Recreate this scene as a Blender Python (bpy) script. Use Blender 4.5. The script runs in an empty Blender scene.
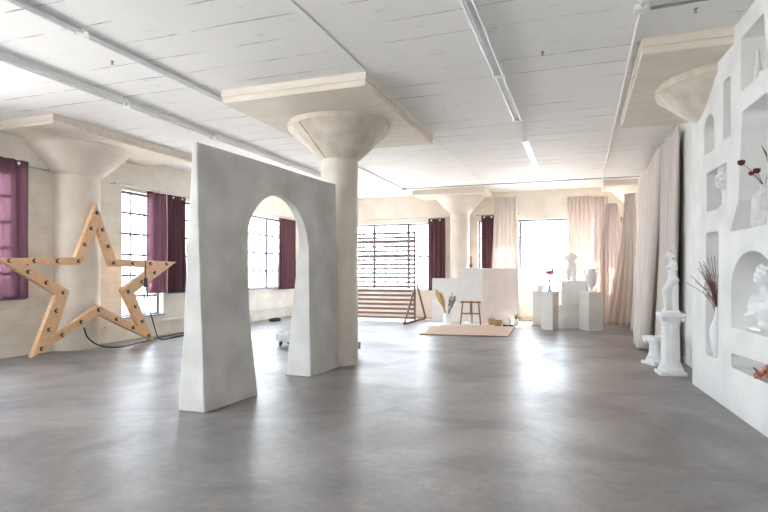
import bpy, bmesh, math, random
from mathutils import Vector, Matrix, noise
R = random.Random(7)
PI = math.pi
COL = bpy.context.scene.collection
H = 3.85                      # ceiling height
XL, XR, YB, YF = -8.9, 1.53, 16.8, -4.0

# ------------------------------------------------------------------ materials
def new_mat(name):
    m = bpy.data.materials.new(name); m.use_nodes = True
    nt = m.node_tree; nt.nodes.clear()
    out = nt.nodes.new('ShaderNodeOutputMaterial')
    return m, nt, out

def pbr(name, col, rough=.6, col2=None, nscale=4.0, bump=0.0, bscale=20.0, metal=0.0, spec=.5,
        detail=6, ramp=(.35, .65), coord='Object', stretch=(1, 1, 1), bdist=.01):
    m, nt, out = new_mat(name)
    b = nt.nodes.new('ShaderNodeBsdfPrincipled')
    b.inputs['Base Color'].default_value = (*col, 1); b.inputs['Roughness'].default_value = rough
    b.inputs['Metallic'].default_value = metal; b.inputs['Specular IOR Level'].default_value = spec
    tc = nt.nodes.new('ShaderNodeTexCoord'); mp = nt.nodes.new('ShaderNodeMapping')
    mp.inputs['Scale'].default_value = stretch
    nt.links.new(tc.outputs[coord], mp.inputs['Vector'])
    if col2 is None:
        col2 = tuple(c * .93 for c in col)
    n = nt.nodes.new('ShaderNodeTexNoise'); n.inputs['Scale'].default_value = nscale; n.inputs['Detail'].default_value = detail
    nt.links.new(mp.outputs['Vector'], n.inputs['Vector'])
    cr = nt.nodes.new('ShaderNodeValToRGB')
    cr.color_ramp.elements[0].position = ramp[0]; cr.color_ramp.elements[0].color = (*col2, 1)
    cr.color_ramp.elements[1].position = ramp[1]; cr.color_ramp.elements[1].color = (*col, 1)
    nt.links.new(n.outputs['Fac'], cr.inputs['Fac']); nt.links.new(cr.outputs['Color'], b.inputs['Base Color'])
    if bump:
        n2 = nt.nodes.new('ShaderNodeTexNoise'); n2.inputs['Scale'].default_value = bscale; n2.inputs['Detail'].default_value = 5
        nt.links.new(mp.outputs['Vector'], n2.inputs['Vector'])
        bp = nt.nodes.new('ShaderNodeBump'); bp.inputs['Strength'].default_value = bump; bp.inputs['Distance'].default_value = bdist
        nt.links.new(n2.outputs['Fac'], bp.inputs['Height']); nt.links.new(bp.outputs['Normal'], b.inputs['Normal'])
    nt.links.new(b.outputs['BSDF'], out.inputs['Surface'])
    return m

def brick_paint(name, col, axes):
    """painted brickwork seen through thick cream paint; axes picks the wall plane"""
    m, nt, out = new_mat(name)
    b = nt.nodes.new('ShaderNodeBsdfPrincipled'); b.inputs['Roughness'].default_value = .62
    tc = nt.nodes.new('ShaderNodeTexCoord'); sp = nt.nodes.new('ShaderNodeSeparateXYZ'); cb = nt.nodes.new('ShaderNodeCombineXYZ')
    nt.links.new(tc.outputs['Object'], sp.inputs[0])
    nt.links.new(sp.outputs[axes[0]], cb.inputs[0]); nt.links.new(sp.outputs[axes[1]], cb.inputs[1])
    br = nt.nodes.new('ShaderNodeTexBrick'); br.inputs['Scale'].default_value = 1
    br.inputs['Brick Width'].default_value = .42; br.inputs['Row Height'].default_value = .2
    br.inputs['Mortar Size'].default_value = .008; br.inputs['Mortar Smooth'].default_value = .6
    br.inputs['Color1'].default_value = (*col, 1); br.inputs['Color2'].default_value = (*[c * .97 for c in col], 1)
    br.inputs['Mortar'].default_value = (*[c * (.94 if axes[0] == 0 else .88) for c in col], 1)
    nt.links.new(cb.outputs[0], br.inputs['Vector'])
    n = nt.nodes.new('ShaderNodeTexNoise'); n.inputs['Scale'].default_value = 2.3; n.inputs['Detail'].default_value = 8
    nt.links.new(tc.outputs['Object'], n.inputs['Vector'])
    cr = nt.nodes.new('ShaderNodeValToRGB'); cr.color_ramp.elements[0].position = .3; cr.color_ramp.elements[0].color = (.86, .85, .83, 1)
    cr.color_ramp.elements[1].position = .6; cr.color_ramp.elements[1].color = (1, 1, 1, 1)
    nt.links.new(n.outputs['Fac'], cr.inputs['Fac'])
    mx = nt.nodes.new('ShaderNodeMixRGB'); mx.blend_type = 'MULTIPLY'; mx.inputs[0].default_value = 1
    nt.links.new(br.outputs['Color'], mx.inputs[1]); nt.links.new(cr.outputs['Color'], mx.inputs[2])
    nt.links.new(mx.outputs[0], b.inputs['Base Color'])
    bp = nt.nodes.new('ShaderNodeBump'); bp.inputs['Strength'].default_value = .35; bp.inputs['Distance'].default_value = .006; bp.invert = True
    nt.links.new(br.outputs['Fac'], bp.inputs['Height']); nt.links.new(bp.outputs['Normal'], b.inputs['Normal'])
    nt.links.new(b.outputs['BSDF'], out.inputs['Surface'])
    return m

def ceiling_mat(name='board_marked_concrete'):
    m, nt, out = new_mat(name)
    b = nt.nodes.new('ShaderNodeBsdfPrincipled'); b.inputs['Roughness'].default_value = .7
    tc = nt.nodes.new('ShaderNodeTexCoord')
    br = nt.nodes.new('ShaderNodeTexBrick'); br.inputs['Scale'].default_value = 1
    br.inputs['Brick Width'].default_value = 70; br.inputs['Row Height'].default_value = .46; br.offset = 0
    br.inputs['Mortar Size'].default_value = .015; br.inputs['Mortar Smooth'].default_value = .9
    br.inputs['Color1'].default_value = (.90, .89, .875, 1); br.inputs['Color2'].default_value = (.82, .81, .795, 1)
    br.inputs['Mortar'].default_value = (.30, .29, .28, 1)
    # a little waviness so the board lines are not ruled
    nw = nt.nodes.new('ShaderNodeTexNoise'); nw.inputs['Scale'].default_value = 1.6; nw.inputs['Detail'].default_value = 4
    nt.links.new(tc.outputs['Object'], nw.inputs['Vector'])
    vm = nt.nodes.new('ShaderNodeVectorMath'); vm.operation = 'MULTIPLY_ADD'; vm.inputs[1].default_value = (.06, .06, 0)
    nt.links.new(nw.outputs['Color'], vm.inputs[0]); nt.links.new(tc.outputs['Object'], vm.inputs[2])
    sh = nt.nodes.new('ShaderNodeVectorMath'); sh.inputs[1].default_value = (35, 0, 0)
    nt.links.new(vm.outputs[0], sh.inputs[0]); nt.links.new(sh.outputs[0], br.inputs['Vector'])
    # broken lines: plain colour where the noise is high
    nb = nt.nodes.new('ShaderNodeTexNoise'); nb.inputs['Scale'].default_value = 1.1; nb.inputs['Detail'].default_value = 7; nb.inputs['Roughness'].default_value = .7
    nt.links.new(tc.outputs['Object'], nb.inputs['Vector'])
    cr = nt.nodes.new('ShaderNodeValToRGB'); cr.color_ramp.elements[0].position = .40; cr.color_ramp.elements[1].position = .56
    nt.links.new(nb.outputs['Fac'], cr.inputs['Fac'])
    mx = nt.nodes.new('ShaderNodeMixRGB'); mx.inputs[2].default_value = (.88, .87, .855, 1)
    nt.links.new(cr.outputs['Color'], mx.inputs[0]); nt.links.new(br.outputs['Color'], mx.inputs[1])
    # spots and scuffs
    ns = nt.nodes.new('ShaderNodeTexNoise'); ns.inputs['Scale'].default_value = 5.5; ns.inputs['Detail'].default_value = 9; ns.inputs['Roughness'].default_value = .75
    mp = nt.nodes.new('ShaderNodeMapping'); mp.inputs['Scale'].default_value = (.5, 1.5, 1)
    nt.links.new(tc.outputs['Object'], mp.inputs[0]); nt.links.new(mp.outputs[0], ns.inputs['Vector'])
    c2 = nt.nodes.new('ShaderNodeValToRGB'); c2.color_ramp.elements[0].position = .27; c2.color_ramp.elements[0].color = (.5, .5, .5, 1)
    c2.color_ramp.elements[1].position = .39; c2.color_ramp.elements[1].color = (1, 1, 1, 1)
    nt.links.new(ns.outputs['Fac'], c2.inputs['Fac'])
    m2 = nt.nodes.new('ShaderNodeMixRGB'); m2.blend_type = 'MULTIPLY'; m2.inputs[0].default_value = 1
    nt.links.new(mx.outputs[0], m2.inputs[1]); nt.links.new(c2.outputs[0], m2.inputs[2])
    nt.links.new(m2.outputs[0], b.inputs['Base Color'])
    bp = nt.nodes.new('ShaderNodeBump'); bp.inputs['Strength'].default_value = .5; bp.inputs['Distance'].default_value = .01
    nt.links.new(mx.outputs[0], bp.inputs['Height']); nt.links.new(bp.outputs['Normal'], b.inputs['Normal'])
    nt.links.new(b.outputs['BSDF'], out.inputs['Surface'])
    return m

def floor_mat():
    m, nt, out = new_mat('polished_concrete')
    b = nt.nodes.new('ShaderNodeBsdfPrincipled')
    b.inputs['Specular IOR Level'].default_value = .65
    tc = nt.nodes.new('ShaderNodeTexCoord')
    n1 = nt.nodes.new('ShaderNodeTexNoise'); n1.inputs['Scale'].default_value = .9; n1.inputs['Detail'].default_value = 9; n1.inputs['Roughness'].default_value = .62
    n1.inputs['Distortion'].default_value = .6
    n2 = nt.nodes.new('ShaderNodeTexNoise'); n2.inputs['Scale'].default_value = 14; n2.inputs['Detail'].default_value = 8; n2.inputs['Roughness'].default_value = .7
    for n in (n1, n2): nt.links.new(tc.outputs['Object'], n.inputs['Vector'])
    c1 = nt.nodes.new('ShaderNodeValToRGB')
    c1.color_ramp.elements[0].position = .3; c1.color_ramp.elements[0].color = (.135, .125, .122, 1)
    c1.color_ramp.elements[1].position = .7; c1.color_ramp.elements[1].color = (.31, .293, .288, 1)
    nt.links.new(n1.outputs['Fac'], c1.inputs['Fac'])
    c2 = nt.nodes.new('ShaderNodeValToRGB')
    c2.color_ramp.elements[0].position = .3; c2.color_ramp.elements[0].color = (.8, .8, .8, 1)
    c2.color_ramp.elements[1].position = .62; c2.color_ramp.elements[1].color = (1.06, 1.06, 1.06, 1)
    nt.links.new(n2.outputs['Fac'], c2.inputs['Fac'])
    mx = nt.nodes.new('ShaderNodeMixRGB'); mx.blend_type = 'MULTIPLY'; mx.inputs[0].default_value = 1
    nt.links.new(c1.outputs[0], mx.inputs[1]); nt.links.new(c2.outputs[0], mx.inputs[2])
    nt.links.new(mx.outputs[0], b.inputs['Base Color'])
    r = nt.nodes.new('ShaderNodeMapRange'); r.inputs['From Min'].default_value = .3; r.inputs['From Max'].default_value = .7
    r.inputs['To Min'].default_value = .43; r.inputs['To Max'].default_value = .32
    nt.links.new(n1.outputs['Fac'], r.inputs['Value']); nt.links.new(r.outputs[0], b.inputs['Roughness'])
    bp = nt.nodes.new('ShaderNodeBump'); bp.inputs['Strength'].default_value = .12; bp.inputs['Distance'].default_value = .01
    nt.links.new(n1.outputs['Fac'], bp.inputs['Height']); nt.links.new(bp.outputs['Normal'], b.inputs['Normal'])
    nt.links.new(b.outputs['BSDF'], out.inputs['Surface'])
    return m

def cloth_mat(name, col, trans=.35, see=0.0, rough=.9):
    m, nt, out = new_mat(name)
    d = nt.nodes.new('ShaderNodeBsdfPrincipled'); d.inputs['Roughness'].default_value = rough; d.inputs['Specular IOR Level'].default_value = .15
    tc = nt.nodes.new('ShaderNodeTexCoord'); n = nt.nodes.new('ShaderNodeTexNoise'); n.inputs['Scale'].default_value = 60
    nt.links.new(tc.outputs['Object'], n.inputs['Vector'])
    cr = nt.nodes.new('ShaderNodeValToRGB'); cr.color_ramp.elements[0].color = (*[c * .9 for c in col], 1); cr.color_ramp.elements[1].color = (*col, 1)
    nt.links.new(n.outputs['Fac'], cr.inputs['Fac']); nt.links.new(cr.outputs[0], d.inputs['Base Color'])
    t = nt.nodes.new('ShaderNodeBsdfTranslucent'); nt.links.new(cr.outputs[0], t.inputs['Color'])
    mx = nt.nodes.new('ShaderNodeMixShader'); mx.inputs[0].default_value = trans
    nt.links.new(d.outputs[0], mx.inputs[1]); nt.links.new(t.outputs[0], mx.inputs[2])
    last = mx
    if see:
        tr = nt.nodes.new('ShaderNodeBsdfTransparent'); tr.inputs[0].default_value = (*[min(1, c * 2.2 + .1) for c in col], 1)
        m2 = nt.nodes.new('ShaderNodeMixShader'); m2.inputs[0].default_value = see
        nt.links.new(mx.outputs[0], m2.inputs[1]); nt.links.new(tr.outputs[0], m2.inputs[2]); last = m2
    nt.links.new(last.outputs[0], out.inputs['Surface'])
    return m

def glass_mat():
    m, nt, out = new_mat('window_glass')
    t = nt.nodes.new('ShaderNodeBsdfTransparent'); t.inputs[0].default_value = (.95, .97, .98, 1)
    g = nt.nodes.new('ShaderNodeBsdfGlossy'); g.inputs['Roughness'].default_value = .03
    mx = nt.nodes.new('ShaderNodeMixShader'); lw = nt.nodes.new('ShaderNodeLayerWeight'); lw.inputs['Blend'].default_value = .5
    pw = nt.nodes.new('ShaderNodeMath'); pw.operation = 'POWER'; pw.inputs[1].default_value = 5
    fr = nt.nodes.new('ShaderNodeMath'); fr.operation = 'MULTIPLY_ADD'; fr.inputs[1].default_value = .7; fr.inputs[2].default_value = .03
    nt.links.new(lw.outputs['Facing'], pw.inputs[0]); nt.links.new(pw.outputs[0], fr.inputs[0])
    nt.links.new(fr.outputs[0], mx.inputs[0]); nt.links.new(t.outputs[0], mx.inputs[1]); nt.links.new(g.outputs[0], mx.inputs[2])
    nt.links.new(mx.outputs[0], out.inputs['Surface'])
    return m

def wood_mat(name, c1, c2, rough=.5, scale=3):
    return pbr(name, c1, rough, c2, nscale=scale, stretch=(1, 6, 6), bump=.1, bscale=30, ramp=(.3, .7))

def emit_mat(name, col, s):
    m, nt, out = new_mat(name); e = nt.nodes.new('ShaderNodeEmission')
    e.inputs[0].default_value = (*col, 1); e.inputs[1].default_value = s
    nt.links.new(e.outputs[0], out.inputs['Surface']); return m

CREAM = (.72, .66, .56)
M = dict(
    floor=floor_mat(), ceil=ceiling_mat(),
    wall_x=brick_paint('cream_painted_brick_side', (.80, .765, .69), (1, 2)),
    wall_y=brick_paint('cream_painted_brick_end', (.83, .775, .69), (0, 2)),
    plain=pbr('white_wall_paint', (.80, .80, .77), .6, (.74, .74, .71), nscale=1.5, bump=.15, bscale=8),
    niche=pbr('hand_trowelled_plaster', (.83, .83, .81), .75, (.73, .73, .715), nscale=2.2, bump=.5, bscale=5, detail=8, bdist=.02),
    column=pbr('column_paint', (.78, .715, .63), .42, (.69, .63, .55), nscale=2.5, bump=.25, bscale=6),
    capital=pbr('raw_capital_concrete', (.74, .67, .58), .6, (.58, .52, .44), nscale=5, bump=.5, bscale=12, detail=9),
    panel=pbr('drop_panel_concrete', (.79, .72, .63), .65, (.71, .645, .56), nscale=2.6, bump=.5, bscale=9, stretch=(.6, 3, 3), detail=9),
    arch=pbr('grey_plaster', (.66, .64, .61), .75, (.50, .485, .46), nscale=2.1, bump=.45, bscale=6, detail=8, bdist=.015),
    pine=wood_mat('pine_board', (.80, .52, .30), (.68, .41, .22), .45),
    socket=pbr('dark_socket', (.06, .04, .03), .5),
    bulb=pbr('clear_bulb', (.75, .62, .45), .1, spec=.8),
    rubber=pbr('black_cable', (.015, .02, .025), .5),
    frame=pbr('window_frame_paint', (.16, .17, .22), .5),
    glass=glass_mat(),
    purple=cloth_mat('plum_fabric', (.16, .085, .10), .35, .03),
    sheer=cloth_mat('plum_sheer_fabric', (.18, .11, .135), .45, .30),
    linen=cloth_mat('linen_fabric', (.77, .71, .66), .28, 0),
    linen_wall=cloth_mat('heavy_linen_fabric', (.76, .70, .65), .06, 0),
    linen_far=cloth_mat('thin_linen_fabric', (.80, .72, .67), .42, 0),
    metal=pbr('galvanised_metal', (.55, .56, .57), .4, metal=.5),
    rod=pbr('curtain_rod_metal', (.45, .44, .43), .35, metal=.7),
    steelwhite=pbr('white_enamel', (.78, .79, .79), .4),
    tube=pbr('unlit_tube_glass', (.82, .83, .84), .2),
    tube_lit=emit_mat('lit_tube', (.90, .95, 1.0), .42),
    conduit_w=pbr('painted_conduit', (.80, .79, .77), .5),
    conduit_g=pbr('grey_conduit', (.30, .31, .32), .45, metal=.3),
    stainwood=wood_mat('stained_slat_wood', (.21, .13, .11), (.15, .09, .08), .5),
    brownwood=wood_mat('brown_brace_wood', (.24, .12, .07), (.16, .08, .05), .5),
    easel=wood_mat('easel_wood', (.36, .15, .06), (.26, .10, .04), .45),
    foam=pbr('white_foam_board', (.82, .81, .79), .8),
    pinkboard=pbr('pale_pink_board', (.82, .74, .70), .8),
    canvas=pbr('primed_canvas', (.84, .84, .82), .85, bump=.1, bscale=120),
    rug=pbr('tan_rug', (.60, .46, .36), .95, (.52, .39, .30), nscale=30, bump=.6, bscale=90),
    rugedge=pbr('dark_rug_backing', (.10, .09, .09), .9),
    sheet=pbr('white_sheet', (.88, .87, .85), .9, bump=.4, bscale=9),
    pedestal=pbr('chalky_white_paint', (.75, .74, .71), .7, (.68, .67, .64), nscale=3, bump=.15, bscale=15),
    marble=pbr('white_plaster_cast', (.86, .86, .86), .45, (.80, .80, .80), nscale=5, bump=.15, bscale=30),
    ceramic=pbr('white_ceramic', (.84, .85, .86), .35),
    rough_ceramic=pbr('chalk_ceramic', (.80, .79, .78), .8, (.66, .65, .64), nscale=14, bump=.9, bscale=30, bdist=.02),
    glassblue=pbr('blue_grey_glass', (.55, .62, .70), .15),
    pink=pbr('pink_petal', (.85, .28, .36), .7, (.9, .42, .45), nscale=20),
    straw=pbr('golden_straw', (.62, .44, .20), .9, (.50, .34, .14), nscale=30),
    greystraw=pbr('grey_straw', (.36, .31, .23), .9, (.22, .19, .13), nscale=30),
    basket=pbr('woven_wicker', (.55, .36, .18), .8, (.34, .20, .09), nscale=40, bump=.8, bscale=80),
    leaf=pbr('green_leaf', (.10, .17, .06), .6),
    black=pbr('matte_black', (.03, .03, .035), .7),
    grey=pbr('pale_grey_board', (.58, .60, .59), .7),
    twig=pbr('red_brown_twig', (.20, .09, .07), .8),
    poppy=pbr('dark_seed_head', (.10, .035, .025), .8),
    dried=pbr('dried_red_petal', (.38, .11, .09), .8, (.55, .25, .17), nscale=25),
    candle=pbr('ivory_wax', (.80, .77, .70), .5),
)

# ------------------------------------------------------------------ helpers
def tag(o, label=None, cat=None, group=None, kind=None):
    if label: o['label'] = label
    if cat: o['category'] = cat
    if group: o['group'] = group
    if kind: o['kind'] = kind
    return o

def link_mesh(name, bm, mat, parent=None, smooth=None, loc=None, rotz=0):
    me = bpy.data.meshes.new(name); bmesh.ops.recalc_face_normals(bm, faces=bm.faces[:])
    bm.to_mesh(me); bm.free()
    o = bpy.data.objects.new(name, me); COL.objects.link(o)
    if mat: me.materials.append(mat)
    if smooth is not None:
        for p in me.polygons: p.use_smooth = True
        if smooth < 180:
            try: me.set_sharp_from_angle(angle=math.radians(smooth))
            except Exception: pass
    if parent: o.parent = parent
    if loc: o.location = loc
    if rotz: o.rotation_euler.z = rotz
    return o

def empty(name, loc, rotz=0, **k):
    o = bpy.data.objects.new(name, None); COL.objects.link(o); o.location = loc; o.rotation_euler.z = rotz
    o.empty_display_size = .1
    return tag(o, **k)

def box(bm, x0, y0, z0, x1, y1, z1, mtx=None, bev=0):
    r = bmesh.ops.create_cube(bm, size=1)
    vs = r['verts']
    for v in vs:
        v.co = Vector((x0 + (v.co.x + .5) * (x1 - x0), y0 + (v.co.y + .5) * (y1 - y0), z0 + (v.co.z + .5) * (z1 - z0)))
        if mtx: v.co = mtx @ v.co
    if bev:
        es = list({e for v in vs for e in v.link_edges})
        bmesh.ops.bevel(bm, geom=es, offset=bev, segments=2, affect='EDGES', profile=.5)
    return vs

def frames(pts):
    out = []
    up0 = None
    for i, p in enumerate(pts):
        a = pts[max(0, i - 1)]; b = pts[min(len(pts) - 1, i + 1)]
        t = (b - a).normalized()
        if up0 is None:
            up0 = Vector((0, 0, 1)) if abs(t.z) < .9 else Vector((1, 0, 0))
        s = t.cross(up0).normalized(); u = s.cross(t).normalized(); up0 = u
        out.append((s, u))
    return out

def tube(bm, pts, r, n=8, cap=True, flat=1.0):
    pts = [Vector(p) for p in pts]
    rs = r if isinstance(r, (list, tuple)) else [r] * len(pts)
    rings = []
    for p, rr, (s, u) in zip(pts, rs, frames(pts)):
        rings.append([bm.verts.new(p + s * math.cos(2 * PI * k / n) * rr + u * math.sin(2 * PI * k / n) * rr * flat) for k in range(n)])
    for a, b in zip(rings, rings[1:]):
        for k in range(n):
            bm.faces.new((a[k], a[(k + 1) % n], b[(k + 1) % n], b[k]))
    if cap:
        bm.faces.new(rings[0][::-1]); bm.faces.new(rings[-1])

def lathe(bm, prof, n=32, cx=0, cy=0, fn=None, cap=True):
    """prof: list of (r, z)"""
    rings = []
    for i, (r, z) in enumerate(prof):
        ring = []
        for k in range(n):
            a = 2 * PI * k / n
            rr = fn(r, z, a) if fn else r
            ring.append(bm.verts.new((cx + rr * math.cos(a), cy + rr * math.sin(a), z)))
        rings.append(ring)
    for a, b in zip(rings, rings[1:]):
        for k in range(n):
            bm.faces.new((a[k], a[(k + 1) % n], b[(k + 1) % n], b[k]))
    if cap:
        bm.faces.new(rings[0][::-1]); bm.faces.new(rings[-1])

def prism(bm, outline, p0, ax_u, ax_v, ax_w, w0, w1):
    """outline of (u, v) extruded along ax_w"""
    f = lambda u, v, w: p0 + ax_u * u + ax_v * v + ax_w * w
    a = [bm.verts.new(f(u, v, w0)) for u, v in outline]; b = [bm.verts.new(f(u, v, w1)) for u, v in outline]
    bm.faces.new(a); bm.faces.new(b[::-1])
    n = len(outline)
    for i in range(n): bm.faces.new((a[i], a[(i + 1) % n], b[(i + 1) % n], b[i]))

def ball(bm, c, r, sc=(1, 1, 1), seg=12, ring=8, rot=None):
    res = bmesh.ops.create_uvsphere(bm, u_segments=seg, v_segments=ring, radius=r)
    mt = Matrix.Translation(Vector(c)) @ (rot.to_4x4() if rot else Matrix.Identity(4)) @ Matrix.Diagonal((*sc, 1))
    bmesh.ops.transform(bm, matrix=mt, verts=res['verts'])
    return res['verts']

def capsule(bm, a, b, ra, rb, n=14, flat=1.0, ax=None):
    """closed tapered capsule between a and b (for remeshed figures)"""
    a, b = Vector(a), Vector(b); d = (b - a)
    L = d.length; d = d.normalized() if L > 1e-6 else Vector((0, 0, 1))
    s = d.cross(Vector(ax) if ax else (Vector((0, 1, 0)) if abs(d.y) < .9 else Vector((1, 0, 0)))).normalized(); u = d.cross(s).normalized()
    prof = [(-ra * math.cos(t), ra * math.sin(t)) for t in [i * PI / 2 / 5 for i in range(1, 6)]]
    prof += [(L + rb * math.sin(t), rb * math.cos(t)) for t in [i * PI / 2 / 5 for i in range(0, 5)]]
    rings = [[bm.verts.new(a + d * h + s * math.cos(2 * PI * k / n) * r * flat + u * math.sin(2 * PI * k / n) * r) for k in range(n)] for h, r in prof]
    p0 = bm.verts.new(a - d * ra); p1 = bm.verts.new(b + d * rb)
    for A, B in zip(rings, rings[1:]):
        for k in range(n): bm.faces.new((A[k], A[(k + 1) % n], B[(k + 1) % n], B[k]))
    for k in range(n):
        bm.faces.new((rings[0][(k + 1) % n], rings[0][k], p0)); bm.faces.new((rings[-1][k], rings[-1][(k + 1) % n], p1))

def remeshed(name, bm, mat, voxel, smooth_it=4, parent=None, loc=None, rotz=0):
    """voxel-union of closed shapes, baked into one continuous mesh"""
    tmp = link_mesh('tmp_' + name, bm, None)
    m = tmp.modifiers.new('r', 'REMESH'); m.mode = 'VOXEL'; m.voxel_size = voxel
    s = tmp.modifiers.new('s', 'SMOOTH'); s.iterations = smooth_it; s.factor = .5
    dg = bpy.context.evaluated_depsgraph_get(); dg.update()
    me = bpy.data.meshes.new_from_object(tmp.evaluated_get(dg)); me.name = name
    old = tmp.data; bpy.data.objects.remove(tmp); bpy.data.meshes.remove(old)
    me.materials.clear(); me.materials.append(mat)
    for p in me.polygons: p.use_smooth = True
    o = bpy.data.objects.new(name, me); COL.objects.link(o)
    if parent: o.parent = parent
    if loc: o.location = loc
    if rotz: o.rotation_euler.z = rotz
    return o

def copy_tree(o, parent=None):
    c = o.copy(); COL.objects.link(c)
    if parent: c.parent = parent
    for ch in list(o.children): copy_tree(ch, c)
    return c

# ------------------------------------------------------------------ shell
bm = bmesh.new(); box(bm, XL - .4, YF - .4, -.2, 2.6, YB + .4, 0)
tag(link_mesh('floor', bm, M['floor']), 'grey polished concrete floor', kind='structure')
bm = bmesh.new(); box(bm, XL - .4, YF - .4, H, 2.6, YB + .4, H + .25)
tag(link_mesh('ceiling', bm, M['ceil']), 'white painted board-marked concrete ceiling', kind='structure')

def wall_holes(name, axis, c0, c1, u0, u1, holes, mat, label):
    """wall with rectangular openings. axis 'x': plane at X=c0..c1 running in Y; 'y': plane at Y=c0..c1 running in X"""
    us = sorted({u0, u1, *[h[0] for h in holes], *[h[1] for h in holes]})
    zs = sorted({0, H, *[h[2] for h in holes], *[h[3] for h in holes]})
    bm = bmesh.new()
    inside = lambda u, z: any(h[0] < u < h[1] and h[2] < z < h[3] for h in holes)
    cell = {}
    for i in range(len(us) - 1):
        for j in range(len(zs) - 1):
            cell[i, j] = not inside((us[i] + us[i + 1]) / 2, (zs[j] + zs[j + 1]) / 2)
    V = {}
    def v(i, j, k):
        if (i, j, k) not in V:
            c = (c0, c1)[k]
            V[i, j, k] = bm.verts.new((c, us[i], zs[j]) if axis == 'x' else (us[i], c, zs[j]))
        return V[i, j, k]
    for (i, j), s in cell.items():
        if not s: continue
        for k in (0, 1): bm.faces.new((v(i, j, k), v(i + 1, j, k), v(i + 1, j + 1, k), v(i, j + 1, k)))
        for di, dj, e in ((-1, 0, ((0, 0), (0, 1))), (1, 0, ((1, 0), (1, 1))), (0, -1, ((0, 0), (1, 0))), (0, 1, ((0, 1), (1, 1)))):
            if not cell.get((i + di, j + dj), False):
                (a, b), (c, d) = e
                bm.faces.new((v(i + a, j + b, 0), v(i + c, j + d, 0), v(i + c, j + d, 1), v(i + a, j + b, 1)))
    return tag(link_mesh(name, bm, mat), label, kind='structure')

LW = [(3.7, 6.68, .95, 3.12), (8.8, 9.98, .46, 3.12), (10.12, 11.85, .93, 3.12), (12.5, 15.6, .93, 3.08),
      (-3.7, -.15, .4, 3.5), (.05, 3.4, .4, 3.5)]  # last two: unseen openings near the viewer, made large to let in more daylight
BW = [(-7.62, -4.06, .87, 2.99), (-2.98, 1.1, .87, 3.0)]
wall_holes('wall_left', 'x', XL, XL - .32, YF - .4, YB + .4, LW, M['wall_x'], 'cream painted brick wall with tall windows on the left')
wall_holes('wall_back', 'y', YB, YB + .32, XL - .4, 2.6, BW, M['wall_y'], 'cream painted wall with wide windows at the far end')
FW = [(-7.9, -5.6, .9, 3.1)]  # unseen opening added behind the viewer, sized for the fill light it lets in
wall_holes('wall_front', 'y', YF, YF - .32, XL - .4, 2.6, FW, M['wall_y'], 'cream painted wall behind the viewer')
bm = bmesh.new(); box(bm, XR, 7.6, 0, XR + .3, YB + .4, H)
tag(link_mesh('wall_right', bm, M['plain']), 'white wall on the right behind the drapes', kind='structure')
bm = bmesh.new(); box(bm, 2.35, YF - .4, 0, 2.6, 7.9, H)
tag(link_mesh('wall_right', bm, M['plain']), 'white outer wall behind the niche wall', kind='structure')
bm = bmesh.new(); box(bm, XL, YF, .50, XL + .035, 6.9, .56); box(bm, XL, 8.35, .30, XL + .03, YB - .3, .335)
tag(link_mesh('trim_1', bm, M['wall_x']), 'painted ledge line along the left wall', kind='structure')
bm = bmesh.new(); box(bm, -8.6, YB - .06, 0, 1.4, YB, .14)
tag(link_mesh('baseboard_back', bm, M['wall_y']), 'low kerb along the far wall', kind='structure')

def window(idx, axis, c, u0, u1, z0, z1, nu, nz, label, thick_every=3, dirn=-1):
    """steel window set in the opening; c = plane coordinate of the frame centre"""
    P = (lambda u, d, z: (c + d, u, z)) if axis == 'x' else (lambda u, d, z: (u, c + d, z))
    def bx(bm, ua, ub, za, zb, d):
        a = P(ua, -d, za); b = P(ub, d, zb)
        box(bm, min(a[0], b[0]), min(a[1], b[1]), za, max(a[0], b[0]), max(a[1], b[1]), zb)
    bm = bmesh.new()
    w = .05
    bx(bm, u0, u0 + w, z0, z1, .04); bx(bm, u1 - w, u1, z0, z1, .04)
    bx(bm, u0 + w, u1 - w, z0, z0 + w, .04); bx(bm, u0 + w, u1 - w, z1 - w, z1, .04)
    win = tag(link_mesh(f'window_{idx}', bm, M['frame']), label, kind='structure')
    bm = bmesh.new()
    for i in range(1, nu):
        u = u0 + (u1 - u0) * i / nu; h = .042 if i in thick_every else .014
        bx(bm, u - h, u + h, z0 + w, z1 - w, .03 if h > .02 else .015)
    for j in range(1, nz):
        z = z0 + (z1 - z0) * j / nz; h = .024
        bx(bm, u0 + w, u1 - w, z - h, z + h, .018)
    link_mesh('glazing_bars', bm, M['frame'], win)
    bm = bmesh.new(); bx(bm, u0 + .02, u1 - .02, z0 + .02, z1 - .02, .003)
    link_mesh('window_pane', bm, M['glass'], win)
    bm = bmesh.new()
    a = P(u0 - .03, .16 if axis == 'y' else -.16, 0)
    if axis == 'x': box(bm, c + .04, u0 - .0, z0 - .0, XL + .05, u1 + .0, z0 + .025)
    else:
        yy = YB - .05 if c > 0 else YF + .05
        box(bm, u0, min(c - .04 if c > 0 else c + .04, yy), z0, u1, max(c - .04 if c > 0 else c + .04, yy), z0 + .025)
    link_mesh('window_sill', bm, M['frame'] if axis == 'x' else M['plain'], win)
    return win

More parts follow.
